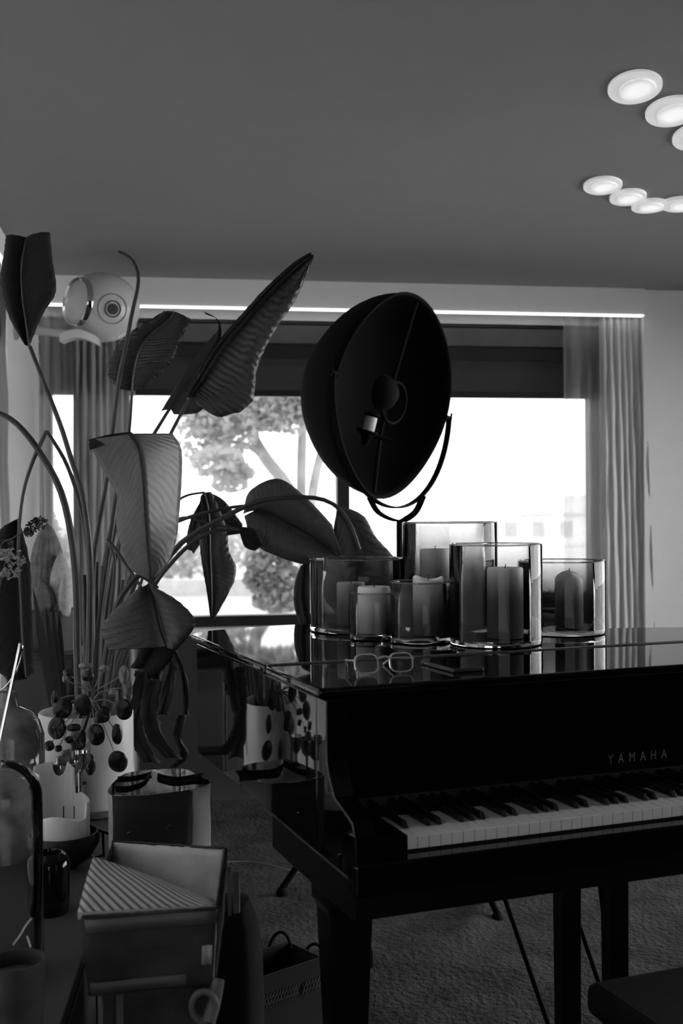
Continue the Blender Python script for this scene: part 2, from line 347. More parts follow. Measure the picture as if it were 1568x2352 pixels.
# curtains
def curtain(name, st, sb, d, zt, zb_, n, amp, m, label, grp=None, ph=0, lean=0, axis='back'):
    g = G(); nc = n*14; rows = []
    for i in range(25):
        t = i/24; z = zt+(zb_-zt)*t; row = []
        for j in range(nc+1):
            u = j/nc; s = (st[0]+(sb[0]-st[0])*t)*(1-u)+(st[1]+(sb[1]-st[1])*t)*u
            a = amp*(.45+.55*min(1, t*3))*(1+.5*math.sin(u*7.3+ph))
            q = 2*PI*n*u+ph+.7*math.sin(u*11+ph)+.25*math.sin(t*3+u*5)
            dd = d + a*math.sin(q)+.004*math.sin(t*30+u*20)
            ss = s + a*.35*math.cos(2*q)
            row.append(WL(ss, dd, z) if axis == 'back' else WL(dd, ss, z))
        rows.append(row)
    g.grid(rows); o = g.build(name, m, smooth='all', fix=False); tag(o, label, 'curtain', grp); return o
curtain('sheer_curtain', (S(1297, .07), S(1392, .07)), (S(1292, .07), S(1398, .07)), .075, ZV+.02, .02, 3, .009, M_sheer, 'sheer white curtain panel hanging at the right edge of the window')
curtain('linen_curtain', (S(1380, .05), S(1481, .05)), (S(1385, .05), S(1512, .05)), .055, ZV+.02, .02, 7, .02, M_drape, 'pleated light drape beside the right wall, right of the sheer panel')
curtain('sheer_curtain', (S(92, .08), S(205, .08)), (S(92, .08), S(205, .08)), .085, ZV+.02, .02, 5, .012, M_sheer, 'sheer curtain in the left corner below the white speaker')
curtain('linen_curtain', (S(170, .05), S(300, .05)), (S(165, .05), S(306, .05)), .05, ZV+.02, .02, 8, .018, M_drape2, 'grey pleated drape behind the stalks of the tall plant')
curtain('sheer_curtain', (S(296, .07), S(312, .07)), (S(300, .07), S(314, .07)), .08, ZV+.02, .02, 1, .008, M_sheer, 'narrow edge of sheer curtain at the left end of the bright window')
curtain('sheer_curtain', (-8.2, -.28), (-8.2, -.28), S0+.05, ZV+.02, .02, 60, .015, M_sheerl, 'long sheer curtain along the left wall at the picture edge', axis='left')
# cast light patches on the ceiling, drawn as glowing ovals
M_lin = emis('patch_centre', .9, .62); M_lout = emis('patch_rim', .9, .30)
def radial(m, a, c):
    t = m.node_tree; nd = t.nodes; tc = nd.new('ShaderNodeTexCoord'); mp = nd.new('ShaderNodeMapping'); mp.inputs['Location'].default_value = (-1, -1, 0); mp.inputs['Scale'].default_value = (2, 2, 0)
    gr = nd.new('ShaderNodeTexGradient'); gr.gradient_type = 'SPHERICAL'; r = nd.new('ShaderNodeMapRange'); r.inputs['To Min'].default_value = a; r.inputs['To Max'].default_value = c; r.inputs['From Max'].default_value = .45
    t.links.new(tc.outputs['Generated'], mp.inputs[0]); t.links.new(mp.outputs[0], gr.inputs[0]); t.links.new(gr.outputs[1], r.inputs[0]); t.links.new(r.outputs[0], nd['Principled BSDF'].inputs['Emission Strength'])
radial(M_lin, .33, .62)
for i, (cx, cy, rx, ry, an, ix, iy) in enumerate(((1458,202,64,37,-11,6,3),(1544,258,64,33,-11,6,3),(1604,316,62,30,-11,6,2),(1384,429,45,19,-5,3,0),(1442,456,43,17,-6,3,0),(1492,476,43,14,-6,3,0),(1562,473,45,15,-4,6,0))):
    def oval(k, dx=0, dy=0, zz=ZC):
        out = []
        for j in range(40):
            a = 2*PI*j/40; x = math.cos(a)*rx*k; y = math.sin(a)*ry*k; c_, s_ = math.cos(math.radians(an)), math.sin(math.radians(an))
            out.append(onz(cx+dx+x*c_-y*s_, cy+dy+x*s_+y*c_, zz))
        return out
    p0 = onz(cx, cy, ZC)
    t = thing('ceiling_light_patch', 'round light patch drawn on the ceiling, '+('nearest of the upper row','middle of the upper row','cut off by the right picture edge in the upper row','leftmost of the lower row','second from left in the lower row','third from left in the lower row','at the right picture edge in the lower row')[i], 'ceiling light', p0, 0, 'light patches drawn on the ceiling at the upper right')
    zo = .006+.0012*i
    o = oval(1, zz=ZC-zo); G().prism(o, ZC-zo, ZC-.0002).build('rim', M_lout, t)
    o = oval(.66, ix, iy, ZC-zo); G().prism(o, ZC-zo-.004, ZC-zo+.002).build('patch_core', M_lin, t)
# ================================================================== OUTSIDE
g = G(); g.prism([(-60, 6.6), (60, 6.6), (60, 120), (-60, 120)], -.3, -.05); struct(g.build('outdoor_ground', M_ground, smooth=False))
g = G(); g.prism([(-30, -20), (-2.4, -20), (-2.9, 6.6), (-30, 6.6)], -.3, -.05); struct(g.build('outdoor_terrace', M_ground, smooth=False))
g = G(); g.prism([(6.2, -20), (30, -20), (30, 6.6), (3.6, 6.6)], -.3, -.05); struct(g.build('outdoor_lawn', M_ground, smooth=False))
def leafcloud(g, pts, n, size, rnd):
    """pts: (x, y, Y, rpx_x, rpx_y)"""
    for _ in range(n):
        x, y, Y, rx, ry = rnd.choice(pts)
        a = rnd.random()*2*PI; r = math.sqrt(rnd.random()); c = P(x+math.cos(a)*r*rx, y+math.sin(a)*r*ry, Y+rnd.uniform(-1, 1)*rx/F*Y)
        v1 = Vector((rnd.gauss(0,1), rnd.gauss(0,1), rnd.gauss(0,1))).normalized()*size*rnd.uniform(.6, 1.2); v2 = v1.orthogonal()*.55
        g.add([c-v1, c+v2, c+v1, c-v2], [(0,1,2,3)])
rnd = random.Random(3)
tr = thing('garden_tree', 'tall tree with forked trunk and leafy canopy seen through the window', 'tree', Vector((P(706,1395,14).x, 14, -.05)))
def tb(pts, r): return [P(x, y, 14+(i*.15)) for i, (x, y) in enumerate(pts)], r
g = G()
for pts, r in (([(700,1440),(698,1250),(692,1140),(693,1030),(700,930),(720,840)], [.1,.07,.06,.06,.05,.03]),
               ([(706,1300),(690,1180),(655,1110),(615,1060),(585,1010),(560,950),(545,880)], [.05,.07,.08,.08,.07,.05,.03]),
               ([(702,1260),(718,1130),(735,1050),(765,960),(800,860)], [.06,.06,.055,.05,.03]),
               ([(600,1045),(560,1020),(500,1010),(455,990)], [.04,.03,.02,.01]), ([(575,990),(600,940),(640,900)], [.04,.03,.02]), ([(530,930),(470,930),(420,940)],[.03,.02,.01])):
    a, r = tb(pts, r); g.tube(a, r, 8, smooth=16)
g.build('trunk', M_bark, tr)
g = G(); leafcloud(g, [(520,1000,14,70,45),(480,965,14,60,40),(560,950,14.5,60,40),(500,1060,13.6,60,35),(600,930,14,60,28),(660,925,14,45,30),(620,960,14,50,30),(430,930,14,40,25),(540,1085,13.6,40,18),(700,940,14,40,30),(700,880,14,80,40),(560,880,14,90,40)], 2600, .07, rnd)
leafcloud(g, [(450,1000,14,50,60),(530,1110,14,40,20),(680,970,14,40,30)], 260, .06, rnd)
g.build('foliage', M_fol, tr, smooth=False, fix=False)
def bush(label, pts, n, size, base, m=None):
    base = Vector((base.x, base.y, -.05))
    t = thing('shrub', label, 'shrub', base, 0, 'garden shrubs outside the window')
    g = G()
    for k in range(5): g.tube([base, base+Vector((random.uniform(-.3,.3), 0, .9))], [.03, .01], 5)
    g.build('stem', M_bark, t); g = G(); leafcloud(g, pts, n, size, rnd); g.build('foliage', m or M_fol2, t, smooth=False, fix=False)
bush('leafy shrub below the big leaf, left of the candle vases', [(620,1290,12,60,40),(650,1260,12,50,30),(600,1330,12,40,30),(660,1340,12,50,40),(690,1250,12,40,40),(640,1380,12,60,25)], 1500, .05, P(640, 1440, 12))
bush('pale shrub behind the hanging leaf in the lower left of the window', [(400,1290,22,60,40),(480,1270,22,60,50),(560,1260,22,60,40),(360,1240,22,50,60),(330,1310,22,60,50)], 900, .09, P(440, 1330, 22), M_fol)
bush('dark low hedge outside behind the candle vases', [(x, 1420, 9.5, 50, 62) for x in range(900, 1400, 45)], 2600, .06, P(1150, 1440, 9.5), M_fol3)
bush('shrub outside seen through the corner curtain', [(120,1300,12,60,70),(200,1330,12,60,70),(90,1230,12,40,60),(270,1340,12,60,60)], 900, .09, P(170, 1430, 12), M_fol)
g = G(); a = P(330, 1362, 19); b = P(760, 1362, 19); g.box((a.x, 19, -.05), (b.x, 19.3, .22)); tag(g.build('garden_wall', M_garden, smooth=False), 'low garden kerb wall behind the shrubs outside', 'wall')
hs = thing('garden_house', 'faint pale low house far outside, right part of the window', 'house', (P(1190,1176,45).x, 45, -.05))
x0, x1 = P(1060,1176,45).x, P(1420,1176,45).x
G().box((x0, 45, -.05), (x1, 50, 1.2)).build('wall', mat('house_wall', .85, .9), hs, smooth=False)
G().box((P(1180,1176,45).x, 44.8, 1.2), (x1, 50.5, 1.95)).build('roof', mat('house_roof', .75, .9), hs, smooth=False)
g = G()
for k in range(5): xx = x0+.6+k*1.1; g.box((xx, 44.97, .3), (xx+.5, 45.02, .9))
g.build('window', mat('house_window', .5, .3), hs, smooth=False)
# ================================================================== FLOOR COVERINGS
g = G(); rows = []
QR = lambda u, v: W0+E*(-1.0+u*3.6)+N*(-4.6+v*4.25)
for i in range(90):
    row = []
    for j in range(100):
        u, v = j/99, i/89; p = QR(u, v)
        h = .014+.014*noise.noise(p*2.3)+.006*noise.noise(p*9+Vector((3,0,0)))+.026*max(0, 1-abs(noise.noise(p*.9+Vector((7,2,0))))*12)**1.5
        if i in (0, 89) or j in (0, 99): h = .002
        row.append(Vector((p.x, p.y, max(h, .002))))
    rows.append(row)
g.grid(rows); o = g.build('wool_rug', M_rug, smooth='all', fix=False); tag(o, 'large thick grey wool rug rucked into folds under the piano', 'rug')
# ================================================================== PIANO
TP = math.radians(20.8); K = Vector((.114, 2.08, 0))
pn = thing('grand_piano', 'glossy black grand piano with closed lid and open keyboard', 'piano', (K.x, K.y, 0), TP)
def pp(name, g, m, par=None, **k): return g.build(name, m, par or pn, local=True, **k)
def Q(a, b, z): return MAT[pn.name] @ Vector((a, b, z))
out = [(-.118,.155), (-.118,1.13)]
tail = [(-.118,1.13),(-.08,1.20),(.05,1.255),(.2,1.28),(.36,1.26),(.5,1.19),(.62,1.06),(.74,.93),(.88,.84),(1.04,.79),(1.18,.74),(1.28,.66),(1.33,.55)]
tl = cr(tail, 40)
body = [(-.118,.155)]+tl+[(1.34,.155)]
pp('case', G().prism(body, .685, .985), M_pblack, bevel=.004)
def off(pts, k):
    c = Vector((.6, .6)); return [(p[0]+(.013 if p[0] > .6 else -.013)*k*min(1, abs(p[0]-.6)*2), p[1]+.012*k*(1 if p[1] > .6 else 0)) for p in pts]
lidp = off(tl, 1)
lid = [(-.131,.458)]+lidp+[(1.352,.458)]
pp('lid', G().prism(lid, .988, 1.007), M_pblack, bevel=.007)
pp('front_lid_flap', G().prism([(-.131,.108),(-.131,.452),(1.352,.452),(1.352,.108)], .988, 1.007), M_pblack, bevel=.007)
g = G(); g.tube([(-.125,.455,1.007),(1.345,.455,1.007)], .0035, 8); pp('hinge', g, mat('lid_hinge', .3, .3, metal=1))
g = G(); prof = [(.10,.985),(.10,.87),(.088,.845),(.06,.812),(.0,.797),(-.03,.787),(-.042,.765),(-.042,.685),(.155,.685),(.155,.985)]
for a0, a1 in ((-.118,-.075),(1.297,1.34)):
    g = G(); n = len(prof); vs = [(a0, b, z) for b, z in prof]+[(a1, b, z) for b, z in prof]
    g.add(vs, [tuple(range(n)), tuple(range(2*n-1, n-1, -1))]+[(i, (i+1) % n, n+(i+1) % n, n+i) for i in range(n)])
    pp('arm', g, M_pblack, smooth=False, bevel=.004)
pp('fallboard', G().box((-.075,.148,.752), (1.297,.165,.955)).box((-.075,.12,.955),(1.297,.165,.986)).box((-.075,.135,.94),(1.297,.15,.955)), M_pblack, smooth=False, bevel=.003)
for a0 in (-.075, 1.226): pp('cheek_block', G().box((a0,-.02,.685), (a0+.071,.15,.752)), M_pblack, smooth=False, bevel=.004)
pp('key_slip', G().box((-.118,-.045,.655), (1.34,-.004,.714)), M_pblack, smooth=False, bevel=.005)
pp('keybed', G().box((-.118,-.035,.612), (1.34,.45,.684)), M_edge, smooth=False, bevel=.004)
pp('key_rail', G().box((0,-.002,.69), (1.222,.147,.716)), M_felt, smooth=False)
kw = .0235
wk = None
wb = [i for i in range(52)]
notes = 'ABCDEFG'
blacks = []
for i in range(51):
    if notes[i % 7] in 'ACDFG': blacks.append(i)
gw = G().box((.0005, 0, .718), (kw-.0005, .147, .741)); wk = pp('white_key', gw, M_ivory, smooth=False, bevel=.0012)
for i in range(1, 52):
    c = wk.copy(); C.objects.link(c); c.parent = pn; c.location = (i*kw, 0, 0); c.name = 'white_key'
gb = G(); w2 = .0055
gb.add([(-w2,.05,.742),(w2,.05,.742),(w2,.147,.742),(-w2,.147,.742),(-w2+.001,.06,.7535),(w2-.001,.06,.7535),(w2-.001,.147,.7535),(-w2+.001,.147,.7535)], [(0,3,2,1),(4,5,6,7),(0,1,5,4),(1,2,6,5),(2,3,7,6),(3,0,4,7)])
bk = pp('black_key', gb, M_bkey, smooth=False, bevel=.0015); bk.location = (kw, 0, 0)
for i in blacks[1:]:
    c = bk.copy(); C.objects.link(c); c.parent = pn; c.location = ((i+1)*kw, 0, 0); c.name = 'black_key'
def leg(a, b, top=.66):
    g = G(); rings = []
    for z, r in ((top,.052),(top-.04,.052),(top-.06,.044),(.16,.030),(.13,.036),(.085,.036),(.07,.02)): rings.append([(a-r,b-r,z),(a+r,b-r,z),(a+r,b+r,z),(a-r,b+r,z)])
    g.sweep(rings); l = pp('leg', g, M_edge, smooth=False, bevel=.004)
    g = G(); g.lathe([(.028,-.012),(.03,0),(.028,.012)], (a, b, .033), (1,0,0), 20); g.box((a-.02,b-.012,.045),(a+.02,b+.012,.075)); pp('caster', g, M_brass, l)
leg(-.05,.19,.615); leg(1.27,.19,.615); leg(.3,1.02,.69)
g = G()
for a in (.515,.64): g.sweep([[(a-r,.28-r,z),(a+r,.28-r,z),(a+r,.28+r,z),(a-r,.28+r,z)] for z, r in ((.615,.024),(.15,.022))])
g.box((.45,.235,.09),(.71,.33,.15)); g.box((.46,.235,.595),(.70,.33,.614)); pp('pedal_lyre', g, M_edge, smooth=False, bevel=.004)
for a in (.525,.58,.635): pp('pedal', G().sweep([[(a-r,y,z-.004),(a+r,y,z-.004),(a+r,y,z+.004),(a-r,y,z+.004)] for y, r, z in ((.235,.008,.11),(.18,.010,.112),(.14,.016,.105),(.115,.013,.098))]), M_brass)
g = G(); g.tube([(.47,.72,.684),(.50,.31,.14)], .006, 8); g.tube([(.66,.72,.684),(.66,.31,.14)], .006, 8); g.tube([(.6,.30,.6),(.66,.30,.15)], .006, 8); pp('lyre_brace', g, M_lamps)
# maker's name
fc = bpy.data.curves.new('letters', 'FONT'); fc.body = 'YAMAHA'; fc.size = .028; fc.space_character = 2.1; fc.extrude = .0006; fc.align_x = 'CENTER'
fo = bpy.data.objects.new('letters', fc); C.objects.link(fo); dg = bpy.context.evaluated_depsgraph_get(); me = bpy.data.meshes.new_from_object(fo.evaluated_get(dg))
bpy.data.objects.remove(fo); me.transform(Matrix.Translation((.611,.1472,.8)) @ Matrix.Rotation(PI/2, 4, 'X') @ Matrix.Diagonal((.78, 1, 1, 1)))
me.materials.clear(); me.materials.append(M_letter); lo = bpy.data.objects.new('brand_lettering', me); C.objects.link(lo); lo.parent = pn; lo['label'] = 'row of spaced dull metal letters'
# bench
bn = thing('piano_bench', 'black upholstered piano bench in front of the keyboard at lower right', 'bench', tuple(Q(.66,-.32,0)), TP)
def bb(name, g, m, **k): return g.build(name, m, bn, local=True, **k)
bb('seat', G().box((-.37,-.19,.425), (.37,.185,.485)), M_felt, smooth=False, bevel=.018)
bb('apron', G().box((-.34,-.16,.34), (.34,.155,.425)), M_edge, smooth=False, bevel=.004)
for sx in (-1, 1):
    for sy in (-1, 1): bb('leg', G().sweep([[(sx*.31-r,sy*.13-r,z),(sx*.31+r,sy*.13-r,z),(sx*.31+r,sy*.13+r,z),(sx*.31-r,sy*.13+r,z)] for z, r in ((.34,.024),(.0,.015))]), M_edge, smooth=False, bevel=.003)
# ================================================================== VASES AND CANDLES ON THE LID
ZL = 1.0072
CX = [0]
def smoke(name, lo, hi, z0, z1, k=.9):
    m = pane(name); t = m.node_tree; nd = t.nodes; tp = [n for n in nd if n.type == 'BSDF_TRANSPARENT'][0]; [setattr(n.inputs[0], 'default_value', 1.33) for n in nd if n.type == 'FRESNEL']
    tc = nd.new('ShaderNodeTexCoord'); sp = nd.new('ShaderNodeSeparateXYZ'); r = nd.new('ShaderNodeMapRange'); r.interpolation_type = 'SMOOTHSTEP'
    r.inputs['From Min'].default_value = z0; r.inputs['From Max'].default_value = z1; r.inputs['To Min'].default_value = lo; r.inputs['To Max'].default_value = hi
    lw_ = nd.new('ShaderNodeLayerWeight'); lw_.inputs[0].default_value = .5; inv = nd.new('ShaderNodeMath'); inv.operation = 'SUBTRACT'; inv.inputs[0].default_value = 1.22
    dv_ = nd.new('ShaderNodeMath'); dv_.operation = 'DIVIDE'; dv_.inputs[0].default_value = 1.0; pw = nd.new('ShaderNodeMath'); pw.operation = 'POWER'
    no = nd.new('ShaderNodeTexNoise'); no.inputs['Scale'].default_value = 3; mp = nd.new('ShaderNodeMapping'); mp.inputs['Scale'].default_value = (9, 9, .8); ml = nd.new('ShaderNodeMapRange'); ml.inputs['To Min'].default_value = .82; ml.inputs['To Max'].default_value = 1.18; mm = nd.new('ShaderNodeMath'); mm.operation = 'MULTIPLY'
    t.links.new(tc.outputs['Object'], mp.inputs[0]); t.links.new(mp.outputs[0], no.inputs['Vector']); t.links.new(no.outputs['Fac'], ml.inputs[0])
    t.links.new(tc.outputs['Generated'], sp.inputs[0]); t.links.new(sp.outputs[2], r.inputs[0]); t.links.new(lw_.outputs['Facing'], inv.inputs[1]); t.links.new(inv.outputs[0], dv_.inputs[1])
    t.links.new(r.outputs[0], pw.inputs[0]); t.links.new(dv_.outputs[0], mm.inputs[0]); t.links.new(ml.outputs[0], mm.inputs[1]); t.links.new(mm.outputs[0], pw.inputs[1]); t.links.new(pw.outputs[0], tp.inputs[0])
    return m
def vase(cx, base, w_, rim, label, lo, hi, z0=.1, z1=.95, thick=.0042, foot=.016):
    p = onz(cx, base, ZL); Y = p.y; r = w_/2*Y/F; h = (P(cx, rim, Y).z)-ZL; CX[0] = cx
    t = thing('hurricane_vase', label, 'vase', (p.x, p.y, ZL), 0, 'smoked glass hurricane vases on the piano lid')
    pr = [(r,foot),(r,h*.3),(r,h*.6),(r,h-.003),(r-.0015,h),(r-thick+.001,h),(r-thick,h-.003),(r-thick,h*.6),(r-thick,h*.3),(r-thick,foot)]
    g = G(); g.lathe(pr, (p.x, p.y, ZL), n=72, close=True); g.build('glass_wall', smoke('smoked_glass_'+str(cx), lo, hi, z0, z1), t, smooth=True)
    pr = [(.0004,0),(r*.9,0),(r*.985,.002),(r,.006),(r,foot-.0006),(r-thick-.005,foot-.001),(.0004,foot-.001)]
    g = G(); g.lathe(pr, (p.x, p.y, ZL+.0002), n=72); g.build('glass_foot', M_footg, t, smooth=True)
    rt = [Vector((p.x+(r-thick/2)*math.cos(2*PI*j/72), p.y+(r-thick/2)*math.sin(2*PI*j/72), ZL+h)) for j in range(73)]
    G().tube(rt, .0021, 8).build('glass_lip', M_lip, t)
    return p, r, h
def candle(c, r, h, label, style='flat', zb_=None, off=(0,0)):
    z = (ZL+.0165) if zb_ is None else zb_
    x, y = c[0]+off[0], c[1]+off[1]
    t = thing('pillar_candle', label, 'candle', (x, y, z), 0, 'white pillar candles in the glass vases')
    def fn(rr, hh, a):
        if style == 'flat' or hh < h*.8: return rr, hh
        if style == 'ears': return rr, hh + (.010*max(0, math.cos(a-2.6))**4+.008*max(0, math.cos(a-.2))**6 - .004 if rr > r*.7 else -.006)
        if style == 'dome': return rr, hh - .012*(rr/r)**2 + .003*math.sin(3*a)
        return rr, hh
    if style == 'dome': pr = [(.0004,0),(r,0),(r,h*.3),(r,h*.7),(r,h*.93),(r*.85,h*.97),(r*.5,h*.99),(.0004,h)]
    elif style == 'ears': pr = [(.0004,0),(r,0),(r,h*.3),(r,h*.7),(r,h*.99),(r*.93,h),(r*.85,h*.95),(r*.5,h*.93),(.0004,h*.92)]
    else: pr = [(.0004,0),(r,0),(r,h*.3),(r,h*.7),(r,h-.004),(r*.95,h),(r*.5,h-.002),(.0004,h-.003)]
    g = G(); g.lathe(pr, (x, y, z), n=48, fn=fn); g.build('wax', M_wax, t)
    G().tube([(x,y,z+h-.012),(x+.001,y,z+h+.002),(x+.002,y,z+h+.008)], .0012, 6).build('wick', M_wick, t)
CX[0] = 0
p, r, h = vase(820, 1447, 216, 1283, 'wide smoked glass vase, leftmost on the piano lid', .42, .93, .15, 1.1)
candle(p, .040, P(CX[0],1338,p.y).z-ZL-.0165, 'white pillar candle inside the leftmost wide vase', off=(-.017, .01))
p, r, h = vase(859, 1467, 112, 1361, 'smallest smoked glass vase, front left with candle above its rim', .66, .88, .1, 1.0)
candle(p, .0425, P(CX[0],1347,p.y).z-ZL-.0165, 'short white pillar candle rising above the rim of the smallest vase', off=(0, .002))
p, r, h = vase(968, 1474, 143, 1336, 'small smoked glass vase in front, between the smallest and the tall front vase', .44, .85, .2, 1.1)
candle(p, .039, P(CX[0],1328,p.y).z-ZL-.0165, 'burnt pillar candle with curled wax rim in the middle front vase', 'ears', off=(.018, .01))
p, r, h = vase(1139, 1478, 212, 1250, 'tall smoked glass vase in front with a tall candle', .43, .99, .35, 1.0)
candle(p, .045, P(CX[0],1303,p.y).z-ZL-.0165, 'tallest white pillar candle inside the tall front vase', off=(.022, -.01))
p, r, h = vase(1034, 1448, 217, 1200, 'tallest smoked glass vase standing at the back of the group', .42, .95, .3, 1.0)
candle(p, .042, P(CX[0],1260,p.y).z-ZL-.0165, 'tall pillar candle in the back vase, dim behind the glass', off=(-.042, .0))
p, r, h = vase(1290, 1453, 200, 1288, 'smoked glass vase, rightmost on the piano lid', .42, .92, .3, 1.05)
candle(p, .038, P(CX[0],1312,p.y).z-ZL-.0165, 'dome-topped pillar candle inside the rightmost vase', 'dome', off=(.02, .0))
# booklets behind the right vase
for k in range(3):
    t = onz(1262, 1452, ZL); z = ZL+k*.0105
    b_ = thing('booklet', ('lowest','middle','topmost')[k]+' of the pale booklets stacked on the lid behind the right vases', 'booklet', (t.x, t.y+.25, z), TP+.05*k, 'pale booklets on the piano lid')
    G().box((-.15,-.1,.0003), (.03,.07,.010)).build('cover', mat('booklet_cover_%d' % k, (.5,.2,.6)[k], .5), b_, local=True, smooth=False, bevel=.001)
    G().box((-.149,-.1005,.002), (.031,.069,.008)).build('pages', M_white, b_, local=True, smooth=False)
# spectacles
ga = onz(842, 1550, ZL); gb_ = onz(922, 1546, ZL); d = (gb_-ga).normalized(); nrm = Vector((-d.y, d.x, 0))
sp = thing('spectacles', 'pair of clear-framed spectacles lying near the front edge of the lid', 'glasses', ((ga.x+gb_.x)/2, ga.y, ZL))
for c, sg in ((ga, -1), (gb_, 1)):
    def rr(k, dy): 
        o = []
        for j in range(36):
            a = 2*PI*j/36; ca, sa = math.cos(a), math.sin(a); x = math.copysign(abs(ca)**.6, ca)*.0255*k; z = math.copysign(abs(sa)**.62, sa)*.0195*k
            o.append(c+d*x+nrm*(dy+z*.25)+Vector((0,0,.0225+z)))
        return o
    a, b = rr(1, 0), rr(.9, 0); a2, b2 = rr(1.03, .003), rr(.9, .003); n = 36
    G().sweep([a, a2, b2, b, a], cap=False).build('rim', M_plastic, sp)
    G().add(rr(.93, .001)+rr(.93, .002), [tuple(range(35,-1,-1)), tuple(range(36,72))]).build('lens', M_lens, sp)
    e = c+d*sg*.025+Vector((0,0,.03)); q = e+nrm*.10-d*sg*.01+Vector((0,0,-.012)); q2 = q+nrm*.03-d*sg*.012+Vector((0,0,-.016))
    G().tube([e, (e+q)/2, q, q2], [.0025,.002,.002,.0028], 8, smooth=12).build('temple', M_plastic, sp)
G().tube([ga+d*.022+Vector((0,0,.032)), (ga+gb_)/2+Vector((0,0,.036)), gb_-d*.022+Vector((0,0,.032))], .002, 8, smooth=8).build('bridge', M_plastic, sp)
# phone
a, b, c = onz(1000, 1534, ZL), onz(1040, 1546, ZL), onz(1112, 1541, ZL)
ph = thing('mobile_phone', 'dark mobile phone lying flat on the lid right of the spectacles', 'phone', (b.x, b.y, ZL))
e1 = (c-b).normalized(); dirl = (a-b).normalized(); e2 = (dirl-e1*dirl.dot(e1)).normalized(); L1 = (c-b).length; L2 = .15
Mx = Matrix((( e1.x, e2.x, 0, b.x), (e1.y, e2.y, 0, b.y), (0, 0, 1, ZL), (0, 0, 0, 1)))
G().box((0,0,.0005),(.072,.15,.0085), Mx).build('phone_body', mat('phone_metal', .1, .3, metal=.6), ph, smooth=False, bevel=.002)
G().box((.003,.003,.0083),(.069,.147,.0089), Mx).build('phone_screen', M_blackgl, ph, smooth=False)
g = G()
for k in range(3): g.box((-.0006,.115+k*.009,.003),(.0004,.120+k*.009,.006), Mx)
g.build('side_button', M_chrome, ph, smooth=False)
# ================================================================== FLOOR LAMP
Cm = P(908, 912, 4.0); ax = Vector((.79, -.585, -.186)).normalized()
mj = Vector((105/474*1, 0, 463/474)); mj = (mj-ax*mj.dot(ax)).normalized(); mn = ax.cross(mj).normalized(); R = .355
foot = onz(915, 2052, .0); foot = Vector((P(917,1200,4.05).x, 4.05, 0))
lp = thing('floor_lamp', 'large black dish floor lamp in front of the window behind the piano', 'floor lamp', (foot.x, foot.y, 0))
def lobes(rr, hh, a): 
    t = rr/R; return rr*(1+.022*math.cos(4*a+.6)+.028*t*max(0, math.cos(a-2.2))**6*1.0), hh
pr = []
for i in range(15):
    t = i/14; pr.append((max(.0005, R*math.sin(t*PI/2)**.85), -.30*math.cos(t*PI/2)**1.0))
inner = [(max(.0005, r_-.006), h_+.006 if h_ < -.01 else h_) for r_, h_ in reversed(pr)]
qrot = Matrix((mn, mj, ax)).transposed()
def lathe_lamp(prof, n=64, close=False, fn=None):
    g = G(); g.lathe(prof, (0,0,0), n=n, close=close, fn=fn); g.v = [Cm + qrot @ v for v in g.v]; return g
lathe_lamp(pr, fn=lobes).build('lamp_shade', M_lamp, lp, smooth='all') if False else None
g = lathe_lamp(pr+inner, fn=lobes); g.f = [f for f in g.f if len(f) == 4]; sh = g.build('lamp_shade', M_lamp, lp, smooth='all')
sh.data.materials.append(M_lampin)
for pl in sh.data.polygons:
    if pl.index >= 14*64: pl.material_index = 1
ring = [Cm + (mn*math.cos(2*PI*j/64)+mj*math.sin(2*PI*j/64))*R*lobes(R,0,2*PI*j/64)[0]/R for j in range(65)]
G().tube(ring, .0035, 8).build('shade_rim', M_lamps, lp)
G().tube([Cm+mj*R*.97, Cm-ax*.02+mj*.12, Cm-ax*.03-mj*.1, Cm-mj*R*.97], .007, 8, smooth=10).build('support_bar', M_lamps, lp)
cc = Cm - mn*.03 + mj*.0+ax*.0
g = G(); hp = [(.0005,-.055),(.03,-.05),(.052,-.03),(.064,0),(.060,0),(.048,-.026),(.028,-.045),(.0005,-.05)]
g.lathe([(a_, -b_) for a_, b_ in hp], (0,0,0), n=32); g.v = [P(878, 902, 3.9) + qrot @ v for v in g.v]; g.build('reflector_cap', M_lamps, lp)
cb = P(905, 925, 3.97)
G().tube([cb+(mn*math.cos(a_)+mj*math.sin(a_))*.072 for a_ in [2*PI*j/30 for j in range(31)]], .006, 8).build('cap_ring', M_lamps, lp)
b0, b1 = P(853, 958, 3.93), P(845, 990, 3.93); dv = (b1-b0).normalized()
G().lathe([(.0005,0),(.021,0),(.022,.01),(.022,.045),(.02,.05),(.0005,.05)], b0, dv, 24).build('lamp_socket', M_bulb, lp)
g = G(); g.lathe([(.0005,0),(.027,0),(.03,.006),(.018,.014),(.0005,.014)], b0-dv*.013, dv, 24); g.lathe([(.0005,0),(.035,0),(.038,.006),(.02,.018),(.010,.05),(.0005,.05)], b0+dv*.05, dv, 24)
g.tube([P(820,985,3.93), P(853,1000,3.94), P(900,1012,3.96)], .008, 8); g.build('socket_collar', M_lamps, lp)
